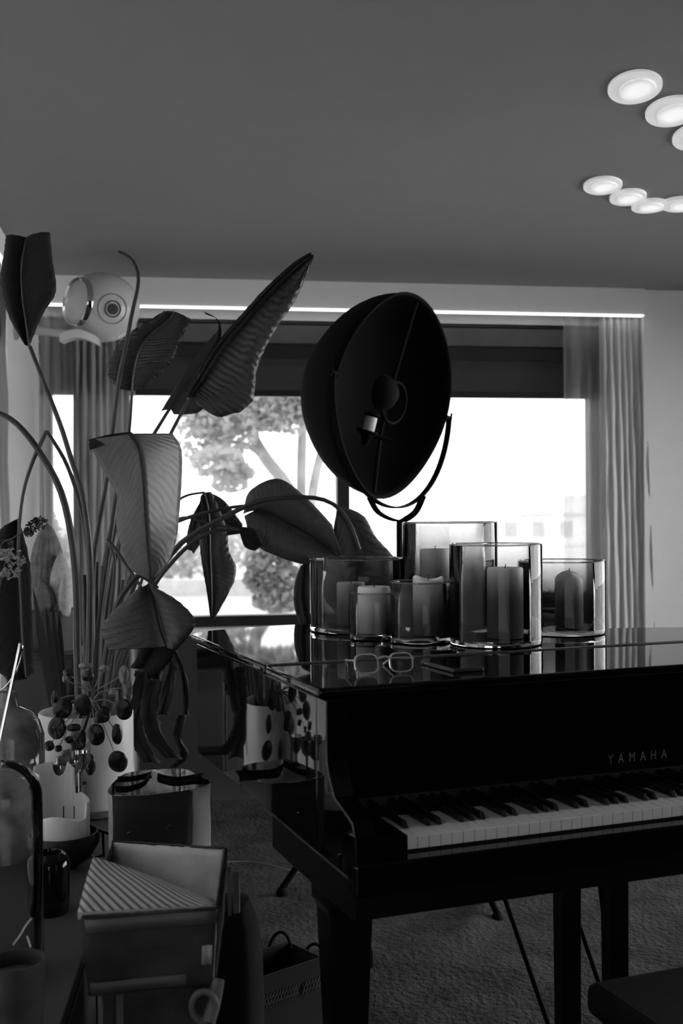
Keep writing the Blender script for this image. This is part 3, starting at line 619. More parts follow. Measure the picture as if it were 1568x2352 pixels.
# yoke
dn = Vector((0,0,-1)); dn = (dn-mn*dn.dot(mn)).normalized(); sgn = 1 if mn.x > 0 else -1; RY = R+.028
def flat(pts, wd, th, wv):
    rings = []; 
    for i, p in enumerate(pts):
        t = (pts[min(i+1,len(pts)-1)]-pts[max(i-1,0)]).normalized(); s_ = (wv-t*wv.dot(t)).normalized(); n_ = t.cross(s_)
        rings.append([p+s_*wd+n_*th, p-s_*wd+n_*th, p-s_*wd-n_*th, p+s_*wd-n_*th])
    return rings
yk = [Cm + mn*sgn*RY*math.cos(a_) + dn*RY*1.02*math.sin(a_) for a_ in [PI*j/40 for j in range(41)]]
wv = mn.cross(dn)
G().sweep(flat(yk, .011, .003, wv)).build('yoke', M_lamps, lp)
for s_ in (1, -1):
    q = Cm+mn*sgn*s_*R
    G().tube([q, Cm+mn*sgn*s_*(RY+.012)], .008, 10).tube([Cm+mn*sgn*s_*(RY+.01)-Vector((0,0,.012)), Cm+mn*sgn*s_*(RY+.012)+Vector((.004,0,.02))], .004, 8).build('pivot_knob', M_lamps, lp)
bt = Cm+dn*RY*1.02
low = [P(848,1142,4.0), P(870,1178,4.02), P(915,1196,4.05), P(952,1178,4.02), P(972,1138,3.98)]
lw = [Vector(p) for p in cr([tuple(p) for p in low], 20)]
G().sweep(flat(lw, .011, .003, wv)).build('cradle', M_lamps, lp)
top = P(915,1198,4.05)
G().tube([(foot.x,foot.y,.35),(foot.x,foot.y,.9),(foot.x,foot.y,top.z)], [.014,.012,.011], 12).build('pole', M_lamps, lp)
G().tube([(foot.x,foot.y,.30),(foot.x,foot.y,.36)], .022, 14).build('pole_collar', M_lamps, lp)
for x, y in ((648,2040),(1142,2098),(905,1910)):
    f_ = onz(x, y, .03); f_ = Vector((f_.x, f_.y, .03))
    l = G().tube([(foot.x,foot.y,.62), f_], [.010,.012], 10).build('tripod_leg', M_lamps, lp)
    G().lathe([(.0005,-.028),(.022,-.028),(.022,-.012),(.012,.004),(.0005,.004)], f_, n=16).build('rubber_foot', M_lamps, l)
# ================================================================== SIDEBOARD
ZS = .45
sbp = [onz(140,2352,ZS), onz(200,2160,ZS)]; dS = (sbp[1]-sbp[0]).normalized()
near = sbp[0]-dS*.75; far = sbp[0]+dS*1.86
lw1 = Vector((near.x-.37, near.y, 0)); lf = Vector((far.x-.42, far.y-.02, 0))
def inset(k): 
    return [near+Vector((-k,k,0)), far+Vector((-k,-k,0)), Vector((lf.x+k, lf.y-k, 0)), Vector((lw1.x+k, lw1.y+k, 0))]
sb = thing('sideboard', 'long low sideboard with grey top along the left wall', 'sideboard', ((near.x+lf.x)/2, (near.y+far.y)/2, 0))
G().prism([(p.x,p.y) for p in inset(0)], ZS-.03, ZS).build('worktop', M_sand, sb, smooth=False, bevel=.003)
G().prism([(p.x,p.y) for p in inset(.02)], .06, ZS-.031).build('body', M_side, sb, smooth=False, bevel=.003)
G().prism([(p.x,p.y) for p in inset(.06)], .0, .06).build('plinth', M_dark, sb, smooth=False)
for k in range(4):
    a = near+dS*(.05+k*.64)+Vector((-.018,0,0)); b = near+dS*(.05+k*.64+.60)+Vector((-.018,0,0)); pr_ = Vector((dS.y,-dS.x,0))*.018
    dd = G().prism([(a.x,a.y),(b.x,b.y),(b.x+pr_.x,b.y+pr_.y),(a.x+pr_.x,a.y+pr_.y)], .08, ZS-.045).build('door', M_side, sb, smooth=False, bevel=.002)
# ================================================================== TALL PLANT IN WHITE POT
pc = onz(200, 1838, ZS+.02); pc.z = ZS+.022; PY = pc.y; pr0 = 107*PY/F; ph_ = P(200, 1632, PY).z-pc.z
ty = thing('wooden_tray', 'round pale wooden tray under the white plant pot', 'tray', (pc.x, pc.y, ZS))
G().lathe([(.0005,0),(.165,0),(.172,.006),(.172,.02),(.165,.02),(.162,.012),(.0005,.012)], (pc.x,pc.y,ZS+.0004), n=60).build('tray_base', M_tape, ty)
pc.z = ZS+.0135; ph_ = P(200,1632,PY).z-pc.z
tp = thing('bird_of_paradise_plant', 'tall large-leaved plant in a white cylindrical pot left of the piano', 'potted plant', tuple(pc))
G().lathe([(.0005,0),(pr0*.97,0),(pr0,.006),(pr0,ph_-.003),(pr0-.002,ph_),(pr0-.007,ph_),(pr0-.009,ph_-.003),(pr0-.009,ph_-.06),(.0005,ph_-.06)], pc, n=72).build('plant_pot', M_white, tp)
G().lathe([(.0005,0),(pr0-.011,0),(pr0-.011,.012),(.05,.02),(.0005,.022)], pc+Vector((0,0,ph_-.059)), n=40).build('soil', M_soil, tp)
def px(l, Y): return [P(p[0], p[1], p[2] if len(p) > 2 else Y) for p in l]
def stalk(pts, Y, r, root=(205, 1640)):
    q = px(pts, Y); n = len(q); rr = [r*(1-.45*i/(n-1)) for i in range(n)]
    G().tube(q, rr, 8, smooth=26).build('stalk', M_stalk, tp)
def leaf(mid, L, Rr, Y, m, bul=.02, rip=.004, tear=0, nf=22, name='leaf', par=None, seed=1):
    n = 34; mm = cr([tuple(p) for p in px(mid, Y)], n); ll = cr([tuple(p) for p in px(L, Y)], n); r2 = cr([tuple(p) for p in px(Rr, Y)], n)
    rn = random.Random(seed); rows = []; NS = 9
    for i in range(n+1):
        a, b, c = Vector(ll[i]), Vector(mm[i]), Vector(r2[i]); row = []
        tl_ = 1-tear*rn.random(); tr_ = 1-tear*rn.random()
        for j in range(-NS, NS+1):
            t = abs(j)/NS; e = a if j < 0 else c; t2 = t*(tl_ if j < 0 else tr_); p = b+(e-b)*t2
            dy = -bul*math.sin(PI*t*.8)+rip*math.sin(nf*2*PI*(i/n-.3*t)+(1 if j < 0 else 0))*min(1, t*2.5)
            row.append(p+Vector((0, dy, 0)))
        rows.append(row)
    g = G(); g.grid(rows); o = g.build(name, m, par or tp, smooth='all', fix=False, solid=.0012)
    return o
def rib(mid, Y, r=.004, par=None, m=None, dy=-.003):
    q = [p+Vector((0,dy,0)) for p in px(mid, Y)]; G().tube(q, [r]+[r*.7]*(len(q)-2)+[r*.3], 6, smooth=20).build('midrib', m or M_stalk, par or tp)
Y0 = PY
# stalks
stalk([(185,1660),(178,1500),(176,1360),(165,1240),(140,1130),(95,1045),(45,980),(0,950),(-40,945)], 3.42, .0135)
stalk([(198,1660),(203,1480),(205,1330),(198,1230),(182,1150),(150,1060),(107,990)], 3.46, .0095)
G().tube(px([(107,990),(75,1060),(52,1140),(42,1250),(44,1330)], 3.42), [.0065,.006,.005,.005,.004], 8, smooth=16).build('stalk', M_stalk, tp)
stalk([(204,1660),(206,1500),(208,1330),(203,1230),(188,1130),(165,1060),(140,980),(105,890),(68,795)], 3.40, .011)
stalk([(214,1660),(212,1480),(214,1300),(228,1200),(245,1110),(258,1000),(272,880),(290,790),(303,720),(317,655),(314,618),(298,592),(272,578)], 3.5, .0088)
stalk([(222,1660),(225,1450),(240,1290),(262,1180),(285,1070),(297,985),(303,900)], 3.75, .008)
stalk([(226,1660),(232,1440),(255,1260),(290,1130),(335,1030),(370,970),(392,935)], 3.8, .0095)
stalk([(230,1660),(240,1440),(270,1260),(320,1120),(370,1040),(400,980),(440,905)], 3.6, .009)
stalk([(218,1660),(225,1450),(250,1260),(270,1120),(285,1040),(300,1000)], 3.45, .009)
stalk([(232,1660),(250,1450),(262,1330),(262,1280),(246,1240)], 3.4, .0075)
G().tube(px([(246,1238),(270,1268),(300,1312),(325,1350)], 3.38), [.006,.0055,.005,.004], 8, smooth=12).build('stalk', M_stalk, tp)
stalk([(236,1660),(262,1500),(275,1330),(278,1240),(330,1215)], 3.55, .006)
stalk([(240,1660),(290,1480),(340,1350),(400,1265),(440,1230),(520,1185),(600,1150),(700,1142),(760,1155),(800,1195),(825,1262)], 3.48, .010)
stalk([(242,1660),(290,1500),(345,1360),(410,1275),(470,1228),(520,1217),(565,1220)], 3.45, .0085)
stalk([(236,1660),(270,1470),(330,1290),(380,1215),(415,1195),(480,1175),(560,1162),(592,1168)], 3.6, .008)
stalk([(238,1660),(290,1450),(360,1240),(415,1190),(470,1200),(545,1215)], 3.65, .0055)
stalk([(230,1660),(260,1450),(330,1250),(400,1160),(430,1138),(470,1131)], 3.7, .006)
stalk([(225,1660),(240,1530),(265,1400),(300,1340),(320,1322),(345,1335),(362,1352)], 3.25, .0105)
for k, (bx, tx, ty_) in enumerate(((200,193,1320),(215,236,1300),(224,262,1290),(232,283,1330),(245,296,1400),(210,222,1290))):
    stalk([(bx,1660),((bx*1.2+tx)/2.2,1500),(tx,ty_)], 3.5+.05*k, .012)
# leaves
l = leaf([(68,797),(60,740),(52,680),(50,610),(60,545)], [(62,795),(25,730),(6,650),(14,580),(18,545)], [(74,790),(103,722),(132,672),(124,600),(118,537)], 3.25, M_leafd, .03, .003)  # silhouetted leaf: its shade is put into the near-black colour
rib([(68,797),(60,740),(52,680),(50,610),(60,550)], 3.22, .004, l)
l = leaf([(303,900),(308,850),(322,800),(350,765),(385,738),(400,715)], [(275,895),(250,868),(249,835),(266,800),(300,765),(375,718)], [(332,893),(362,868),(395,835),(415,790),(430,758),(440,735)], 3.7, M_leafm, .02, .008, .05, 20)
rib([(303,900),(308,850),(322,800),(350,765),(385,738),(400,715)], 3.68, .004, l)
l = leaf([(392,940),(425,895),(460,850),(490,808),(505,770),(500,735),(470,718)], [(370,945),(410,880),(445,825),(480,782),(502,755),(494,730),(468,717)], [(400,952),(455,948),(480,915),(500,850),(508,780),(503,738),(472,722)], 3.82, M_leaft, .01, .003)
l = leaf([(440,905),(470,860),(508,800),(560,738),(620,672),(680,615),(718,587)], [(430,925),(455,860),(495,797),(550,732),(610,665),(672,610),(712,586)], [(455,930),(508,960),(578,930),(592,850),(625,775),(680,690),(722,596)], 3.5, M_leafm, .035, .008, .03, 18, seed=4)
rib([(435,915),(470,860),(508,800),(560,738),(620,672),(680,615),(718,587)], 3.48, .006, l)
l = leaf([(303,996),(320,1030),(329,1090),(335,1170),(340,1250),(345,1300),(348,1330)], [(202,1012,3.10),(235,1075,3.12),(270,1140,3.12),(268,1200,3.12),(278,1250,3.10),(300,1306,3.08),(345,1330,3.05)], [(396,996,3.15),(416,1030,3.17),(418,1090,3.18),(412,1180,3.17),(405,1240,3.13),(385,1295,3.09),(352,1330,3.05)], 3.05, M_leafl, .01, .003, .0, 14)
rib([(300,996),(320,1030),(329,1090),(335,1170),(340,1250),(345,1300),(348,1330)], 3.04, .006, l, M_leafd, -.006)
leaf([(303,996),(250,1003),(204,1014)], [(300,992),(250,998),(203,1010)], [(303,999),(252,1018),(206,1034)], 3.08, M_leafd, 0, .001, name='curled_edge', par=l)
l = leaf([(340,1342),(355,1395),(368,1445),(380,1485)], [(318,1352),(270,1395),(237,1440),(252,1490)], [(362,1350),(418,1385),(450,1432),(408,1490)], 3.1, M_leaf, .03, .004, .0, 9)
rib([(340,1342),(355,1395),(368,1445),(382,1488)], 3.09, .005, l, M_leafd)
l = leaf([(365,1440),(362,1470),(350,1500),(330,1535)], [(345,1445),(328,1470),(315,1510),(300,1532)], [(384,1470),(400,1500),(380,1530),(345,1560)], 3.14, M_leafd, .02, .003)
l = leaf([(470,1131),(480,1180),(483,1270),(486,1350),(487,1420)], [(462,1140),(455,1200),(462,1280),(474,1350),(484,1418)], [(486,1130),(518,1200),(530,1270),(545,1320),(494,1420)], 3.7, M_leaf, .02, .006, .06, 16, seed=3)
rib([(470,1131),(480,1180),(483,1270),(486,1350),(487,1420)], 3.68, .004, l)
leaf([(470,1140),(455,1180),(445,1230),(440,1265)], [(462,1150),(440,1190),(430,1230),(430,1262)], [(480,1180),(475,1210),(465,1240),(445,1272)], 3.75, M_leaft, .01, .003)
leaf([(480,1180),(520,1205),(556,1215)], [(478,1130),(515,1150),(558,1205)], [(482,1260),(505,1235),(556,1225)], 3.74, M_leaft, .01, .003)
l = leaf([(590,1170),(640,1190),(700,1222),(745,1252),(790,1290)], [(560,1180),(575,1128),(640,1100),(705,1145),(762,1205)], [(562,1185),(585,1248),(650,1282),(720,1302),(792,1330)], 3.52, M_leaf, .03, .004, .0, 12)
rib([(590,1170),(640,1190),(700,1222),(745,1252),(790,1288)], 3.5, .006, l, M_leafd)
l = leaf([(775,1168),(810,1205),(832,1260),(835,1340),(820,1420)], [(768,1200),(760,1250),(748,1310),(742,1370),(790,1425)], [(786,1163),(835,1185),(862,1232),(912,1300),(880,1410)], 3.56, M_leaf, .02, .004, .03, 9)
l = leaf([(555,1215),(580,1235),(600,1255)], [(550,1220),(562,1255),(585,1265)], [(558,1210),(590,1218),(602,1250)], 3.45, M_leafd, .01, .002)
l = leaf([(705,1290),(700,1330),(700,1380),(712,1440)], [(690,1300),(677,1340),(676,1390),(690,1440)], [(720,1285),(738,1340),(742,1390),(735,1440)], 3.62, M_leaft, .02, .004)
l = leaf([(44,1190),(44,1280),(48,1380),(52,1470),(60,1560)], [(5,1215),(-30,1300),(-40,1400),(-30,1500),(20,1560)], [(48,1195),(72,1290),(76,1390),(80,1470),(84,1540)], 3.55, M_leafd, .03, .004, .02)
rib([(44,1190),(44,1280),(48,1380),(52,1470),(60,1555)], 3.52, .005, l, M_leaf)
# hanging dried leaves
for i, (pts, wd) in enumerate((([(385,1488),(395,1530),(388,1580),(375,1640)], 16), ([(400,1490),(425,1560),(428,1640)], 9), ([(360,1560),(345,1620),(360,1690),(400,1740)], 26), ([(420,1640),(408,1690),(425,1730),(400,1762)], 12), ([(335,1540),(322,1620),(318,1690),(350,1750)], 26), ([(375,1510),(362,1550),(352,1600)], 14))):
    leaf(pts, [(x-wd, y) for x, y in pts], [(x+wd*.8, y+4) for x, y in pts], 3.3+.04*i, M_dry, .006, .003, .25, 2, name='dried_leaf', seed=i)
# ================================================================== SMALL ROUND-LEAVED PLANT
pz = onz(165, 1888, ZS); 
pl_ = thing('pilea_plant', 'small round-leaved plant in front of the white pot', 'potted plant', (pz.x, pz.y, ZS)); PYp = pz.y
G().lathe([(.0005,0),(.04,0),(.044,.10),(.044,.11),(.039,.11),(.038,.09),(.0005,.088)], (pz.x,pz.y,ZS+.0003), n=36).build('plant_pot', M_bowl, pl_)
G().lathe([(.0005,0),(.037,0),(.03,.006),(.0005,.008)], (pz.x,pz.y,ZS+.086), n=24).build('soil', M_soil, pl_)
hub = P(210, 1612, PYp); G().tube([(pz.x,pz.y,ZS+.08), P(160,1740,PYp), P(190,1680,PYp), hub, P(213,1585,PYp)], [.006,.006,.006,.005,.003], 8, smooth=14).build('stem', M_stalk, pl_)
PL = [(142,1628,23,24,0,0),(190,1620,21,28,0,0),(130,1673,21,26,0,0),(283,1630,20,26,0,0),(220,1688,20,27,0,0),(168,1672,17,9,0,0),(235,1642,18,20,0,.06),(268,1687,12,26,0,.12),(270,1750,22,27,0,.14),(206,1757,12,26,0,.12),(112,1714,12,12,0,0),(133,1720,9,8,0,-.01),(196,1530,17,7,1,0),(200,1554,14,13,0,.05),(238,1536,10,9,1,0),(283,1550,11,22,1,0),(292,1582,12,22,1,.05),(155,1546,12,10,0,0),(148,1560,6,9,1,0),(258,1592,10,9,1,.05),(180,1700,20,24,0,.05),(125,1610,8,26,0,.03),(158,1700,12,8,0,0)]  # the farthest leaves stand in for shadows on the white pot
for i, (x, y, rx, ry, yg, dz) in enumerate(PL):
    Yl = PYp+dz-.12+.02*math.sin(i*2.3); c = P(x, y, Yl); rng = random.Random(i); g = G(); rows = []
    tilt = rng.uniform(-.6, .6)
    vs = [c+Vector((0,-.004,0))]; fs = []
    for k in (1, 2, 3):
        for j in range(26):
            a = 2*PI*j/26; q = k/3
            vs.append(c+Vector((math.cos(a)*rx*q*Yl/F, tilt*math.sin(a)*ry*q*Yl/F*.5+.006*q*q+.003*math.sin(3*a+i)*q, math.sin(a)*ry*q*Yl/F*(1+.05*math.cos(a*2)))))
    for j in range(26):
        fs.append((0, 1+j, 1+(j+1) % 26))
        for k in (0, 1): fs.append((1+k*26+j, 1+(k+1)*26+j, 1+(k+1)*26+(j+1) % 26, 1+k*26+(j+1) % 26))
    g.add(vs, fs); lf_ = g.build('leaf', M_pileal if yg else M_pilea, pl_, smooth='all', solid=.0015)
    h0 = hub if y > 1560 else P(213, 1590, PYp); m_ = (h0+c)/2+Vector((0,-.01,.018 if y > 1560 else 0))
    G().tube([h0, m_, c+Vector((0,.005,0))], [.0018,.0016,.0014], 6, smooth=12).build('petiole', M_pileal, lf_)
# ================================================================== CACTI ON A PLINTH IN THE CORNER
cz = P(112, 1400, 4.45); 
st = thing('plant_stand', 'dark square plinth in the corner behind the tall plant', 'plinth', (cz.x, cz.y, 0))
G().box((cz.x-.13,cz.y-.13,0),(cz.x+.13,cz.y+.13,cz.z-.18)).build('column', M_side, st, smooth=False, bevel=.004)
G().box((cz.x-.14,cz.y-.14,cz.z-.18),(cz.x+.14,cz.y+.14,cz.z-.16)).build('stand_top', M_dark, st, smooth=False, bevel=.003)
cp = thing('cactus_planter', 'planter of furry round cacti in the left corner by the curtain', 'potted cactus', (cz.x, cz.y, cz.z-.16))
G().lathe([(.0005,0),(.09,0),(.12,.14),(.12,.16),(.11,.16),(.105,.145),(.0005,.14)], (cz.x,cz.y,cz.z-.1595), n=40).build('planter', M_side, cp)
for (x, y, rx, ry, dy, m, nb) in ((108,1262,38,62,.03,M_cactus,18),(100,1375,28,38,-.06,M_cactus,16),(140,1300,26,30,-.02,M_wool,0),(150,1345,15,28,-.08,M_wool,0)):
    c = P(x, y, 4.45+dy); r = rx*4.45/F; hz = ry*4.45/F; zlow = cz.z-.02; zt = c.z+hz; g = G(); pr = []
    for i in range(14):
        t = i/13; pr.append((max(.0006, r*math.sin(PI*(.12+.88*t))**.6 if t < 1 else .0006), (zt-zlow)*t))
    g.lathe(pr, (c.x,c.y,zlow), n=54, fn=(lambda rr,hh,a,nb=nb: (rr*(1+(.06*math.cos(nb*a) if nb else 0)), hh))); g.build('cactus', m, cp, smooth='all')
# feathery sprig with small flowers
sv = P(-10, 1700, 3.2); sv.z = ZS
fl = thing('flower_sprig', 'drooping sprig of tiny pale flowers at the left picture edge', 'flowers', tuple(sv))
G().lathe([(.0005,0),(.035,0),(.04,.1),(.02,.22),(.014,.28),(.012,.28),(.017,.22),(.034,.1),(.0005,.01)], tuple(sv), n=30).build('bottle_vase', M_blackgl, fl)
g = G(); g.tube([(sv.x,sv.y,ZS+.1),P(-12,1400,3.0),P(0,1262,3.0),P(30,1236,3.0),P(70,1212,3.0),P(104,1188,3.0)], [.003,.003,.0025,.002,.0016,.001], 6, smooth=24)
g.tube([(sv.x,sv.y,ZS+.1),P(-5,1420,2.98),P(10,1300,2.97),P(30,1290,2.96)], [.003,.003,.002,.001], 6, smooth=20); g.build('stem', M_stalk, fl)
rn = random.Random(5)
for blob, m in ((((30,1290,26,30,2.96),(12,1275,14,14,2.96),(20,1318,20,10,2.96)), M_petal), (((80,1208,22,13,3.0),(92,1196,14,8,3.0),(65,1222,10,8,3.0),(24,1250,6,6,3.0)), mat('dark_petal', .06, .5))):
    g = G()
    for _ in range(130):
        x, y, rx, ry, Yb = rn.choice(blob); a = rn.random()*2*PI; q = math.sqrt(rn.random()); c = P(x+math.cos(a)*rx*q, y+math.sin(a)*ry*q, Yb+rn.uniform(-.02,.02))
        for k in range(3):
            v1 = Vector((rn.gauss(0,1),rn.gauss(0,1),rn.gauss(0,1))).normalized()*.006; v2 = v1.orthogonal()*.5; g.add([c, c+v1*.5+v2, c+v1*1.2, c+v1*.5-v2], [(0,1,2,3)])
    g.build('blossom', m, fl, smooth=False, fix=False)
# spiky dark blades
dp = P(150, 1600, 4.05)
sk = thing('spiky_plant', 'dark spear-leaved plant low in front of the corner curtain', 'potted plant', (dp.x, dp.y, 0))
G().lathe([(.0005,0),(.10,0),(.12,.42),(.12,.44),(.11,.44),(.10,.40),(.0005,.40)], (dp.x,dp.y,.0), n=40).build('plant_pot', M_side, sk)
for i, (x, y) in enumerate(((105,1395),(82,1425),(120,1385),(135,1400),(95,1480),(210,1430),(185,1400),(75,1350))):
    a = Vector((dp.x,dp.y,.4)); b = P(x, y, 4.05+.03*i); m_ = (a*.45+b*.55)+Vector((0,0,.05)); sd = Vector((0,0,1)).cross((b-a).normalized()).normalized(); rows = []
    for k in range(13):
        t = k/12; p = a*(1-t)**2+m_*2*t*(1-t)+b*t*t; ww = .016*math.sin(PI*(.15+.85*t))**.7 if t < 1 else .0004; d_ = Vector((.9,.0,.35)).normalized()*ww
        rows.append([p-d_, p+Vector((0,.004,0)), p+d_])
    G().grid(rows).build('blade', M_leafd, sk, smooth='all', fix=False, solid=.001)
# ================================================================== WALL SPEAKER
sc_ = P(236, 706, 5.02); rs = 81*5.02/F
wm = WL(S0+.121, (sc_-W0).dot(N), sc_.z-.10)
spk = thing('wall_speaker', 'white egg-shaped loudspeaker mounted high in the left corner', 'speaker', (sc_.x, sc_.y, sc_.z))
fd = Vector((-.82,-.57,0)).normalized(); Mf = Matrix((Vector((fd.x,fd.y,0)), Vector((-fd.y,fd.x,0)), Vector((0,0,1)))).transposed()
G().ball(sc_, rs, 48, (1.06,.98,.98), Mf).build('speaker_shell', M_shell, spk, smooth='all')
def cap(cd_, a_out, a_in, lift, prof=None):
    """band on the shell around direction cd_ between two polar angles"""
    cd_ = cd_.normalized(); g = G(); k = rs*1.02
    return g.lathe([(k*math.sin(a_in), k*math.cos(a_in)), (k*1.0*math.sin(a_in), k*math.cos(a_in)+lift), (k*math.sin(a_out), k*math.cos(a_out)+lift), (k*math.sin(a_out), k*math.cos(a_out)-.004)], sc_, cd_, 48, close=True)
fdir = Vector((-.72,-.69,.06)); fdir.normalize()
G().lathe([(.0005, rs*.88),(rs*.58, rs*.86),(rs*.64, rs*.80),(rs*.66,rs*.70)], sc_, fdir, 48).build('front_baffle', M_shell, spk)
G().lathe([(rs*.60,rs*.86),(rs*.66,rs*.90),(rs*.70,rs*.84),(rs*.69,rs*.70),(rs*.60,rs*.70)], sc_, fdir, 56, close=True).build('front_ring', M_chrome, spk)
G().ball(sc_+fdir*rs*.62, rs*.46, 36, (1,1,1)).build('front_driver', M_shell, spk, smooth='all')
wd = Vector((39,-72,-17)).normalized()
for r0, r1, m, nm in ((.40,.415,M_seam,'outer_ring'),(.205,.235,M_seam,'inner_ring'),(.0,.15,M_seam,'tweeter_grille')):
    a1, a0 = math.asin(r1), math.asin(max(r0,.003)); k = rs*1.0
    g = G().lathe([(k*math.sin(a0), k*math.cos(a0)*1.003),(k*math.sin(a1), k*math.cos(a1)*1.003+.001),(k*math.sin(a1), k*math.cos(a1)*.97),(k*math.sin(a0), k*math.cos(a0)*.97)], sc_, wd, 48, close=True)
    g.build(nm, m, spk)
g = G()
for k in range(8):
    a = 2*PI*k/8; b1 = wd.orthogonal().normalized(); b2 = wd.cross(b1); c = sc_+wd*(rs*1.0)+(b1*math.cos(a)+b2*math.sin(a))*rs*.09; g.ball(c, rs*.022, 8)
g.build('grille_spoke', M_bar, spk)
fp = cr([tuple(P(x,y,Yz)) for x,y,Yz in ((140,778,4.86),(160,770,4.88),(185,768,4.9),(210,776,4.93),(225,784,4.96))], 20)
rings = []
for i, p in enumerate(fp):
    p = Vector(p); rings.append([p+Vector((0,-.03,.018)), p+Vector((0,-.03,-.018)), p+Vector((0,.05,-.018)), p+Vector((0,.05,.018))])
G().sweep(rings).build('cradle_foot', M_shell, spk, bevel=.004)
G().tube([P(262,770,5.0), P(300,752,5.1), P(306,735,5.15)], [.02,.02,.015], 10, smooth=8).tube([P(205,775,5.0), Vector(((sc_.x+wm.x)/2, wm.y, wm.z-.02)), wm], [.018,.018,.02], 12, smooth=10).build('wall_arm', M_shell, spk)
G().lathe([(.0005,0),(.05,0),(.05,.012),(.04,.018),(.0005,.018)], wm-E*.002, E, 28).build('wall_plate', M_shell, spk)
# ================================================================== GLASS AND CANDLES ON SIDEBOARD
def Zy(y, Y, x=100): return P(x, y, Y).z
# mottled glass bottle
bp_ = P(18, 1700, 2.95); r = 84*2.95/F; ht = Zy(1640, 2.95)-ZS
b_ = thing('glass_demijohn', 'large mottled smoked glass bottle at the left edge behind the clear dome', 'bottle', (bp_.x, bp_.y, ZS))
nk = Zy(1592, 2.95)-ZS
pr = [(.0005,0),(r*.9,0),(r,.02),(r,ht*.5),(r*.97,ht*.85),(r*.85,ht*.95),(r*.6,ht*1.02),(r*.32,ht*1.055),(r*.24,nk),(r*.26,nk+.004),(r*.2,nk+.004),(r*.18,nk-.01),(r*.28,ht*1.05),(r*.56,ht*1.01),(r*.8,ht*.94),(r*.92,ht*.84),(r*.95,ht*.5),(r*.95,.025),(r*.85,.012),(.0005,.012)]
G().lathe(pr, (bp_.x,bp_.y,ZS+.0003), n=56).build('bottle_body', M_smoke, b_)
# clear dome
dp2 = P(8, 1900, 2.2); r = 88*2.2/F; ht = Zy(1746, 2.2)-ZS
d_ = thing('glass_cloche', 'tall clear glass dome at the left edge in front of the candle bowl', 'glass dome', (dp2.x, dp2.y, ZS))
def dome(r, h, k): return [(r, 0), (r, h-r*1.05)]+[(max(.0005, r*math.cos(a)), h-r*1.05+r*1.05*math.sin(a)-k) for a in [PI/2*j/9 for j in range(1, 10)]]
o_ = dome(r, ht, 0); i_ = [(max(.0004, a-.003), b) for a, b in reversed(dome(r, ht-.003, 0))]
g = G(); g.lathe(o_+i_, (dp2.x,dp2.y,ZS+.0003), n=56, close=True); g.build('dome', smoke('cloche_glass', .9, .94, 0, 1), d_, smooth='all')
G().lathe([(r,0),(r+.004,.002),(r+.004,.006),(r,.008)], (dp2.x,dp2.y,ZS+.0003), n=56, close=True).build('dome_lip', M_clear, d_)
# snuffer rod leaning in front of bottle
r0, r1 = P(-20, 1790, 2.55), P(46, 1478, 2.62)
s_ = thing('candle_snuffer', 'thin metal rod with a wire loop leaning at the left edge', 'candle snuffer', (r0.x, r0.y, ZS))
G().tube([Vector((r0.x-.03,r0.y,ZS+.003)), r0, r1], .0035, 8).build('rod', M_chrome, s_)
lpz = cr([tuple(P(x,y,2.62)) for x,y in ((46,1478),(52,1490),(40,1535),(10,1580),(-30,1600))], 20); G().tube([Vector(p) for p in lpz], .0022, 8).build('bent_handle', M_chrome, s_)
# concrete pot front
cp_ = P(38, 2203, 1.86); r = 66*1.86/F; cp_.z = ZS; ht = Zy(2203, 1.86)-ZS
j_ = thing('concrete_pot', 'rough grey flower pot with dark soil at the bottom left corner', 'plant pot', tuple(cp_))
G().lathe([(.0005,0),(r*.82,0),(r*.98,ht-.01),(r,ht),(r*.93,ht),(r*.88,ht-.03),(.0005,ht-.03)], cp_+Vector((0,0,.0003)), n=48, fn=lambda rr,hh,a: (rr*(1+.012*math.sin(3*a)), hh)).build('pot_body', M_concrete, j_)
G().lathe([(.0005,0),(r*.87,0),(r*.87,.006),(.02,.013),(.0005,.014)], cp_+Vector((0,0,ht-.031)), n=30).build('soil', M_soil, j_)
G().tube([P(30,2170,1.86),P(45,2150,1.86),P(60,2125,1.87),P(72,2110,1.87)], .001, 5, smooth=8).tube([P(62,2150,1.86),P(66,2162,1.86),P(70,2175,1.86)], .0012, 5).build('dry_twig', M_cardw, j_)
# black vase
bv = onz(112, 2095, ZS); r = 48*bv.y/F; ht = Zy(1960, bv.y)-ZS
v_ = thing('black_vase', 'glossy black round-shouldered vase behind the glass dome', 'vase', (bv.x, bv.y, ZS))
G().lathe([(.0005,0),(r*.9,0),(r*.97,.01),(r,ht*.4),(r,ht*.8),(r*.93,ht*.93),(r*.75,ht),(r*.6,ht+.002),(r*.55,ht-.01),(r*.7,ht*.9),(r*.7,ht*.2),(.0005,ht*.1)], (bv.x,bv.y,ZS+.0003), n=48).build('vase_body', M_blackgl, v_)
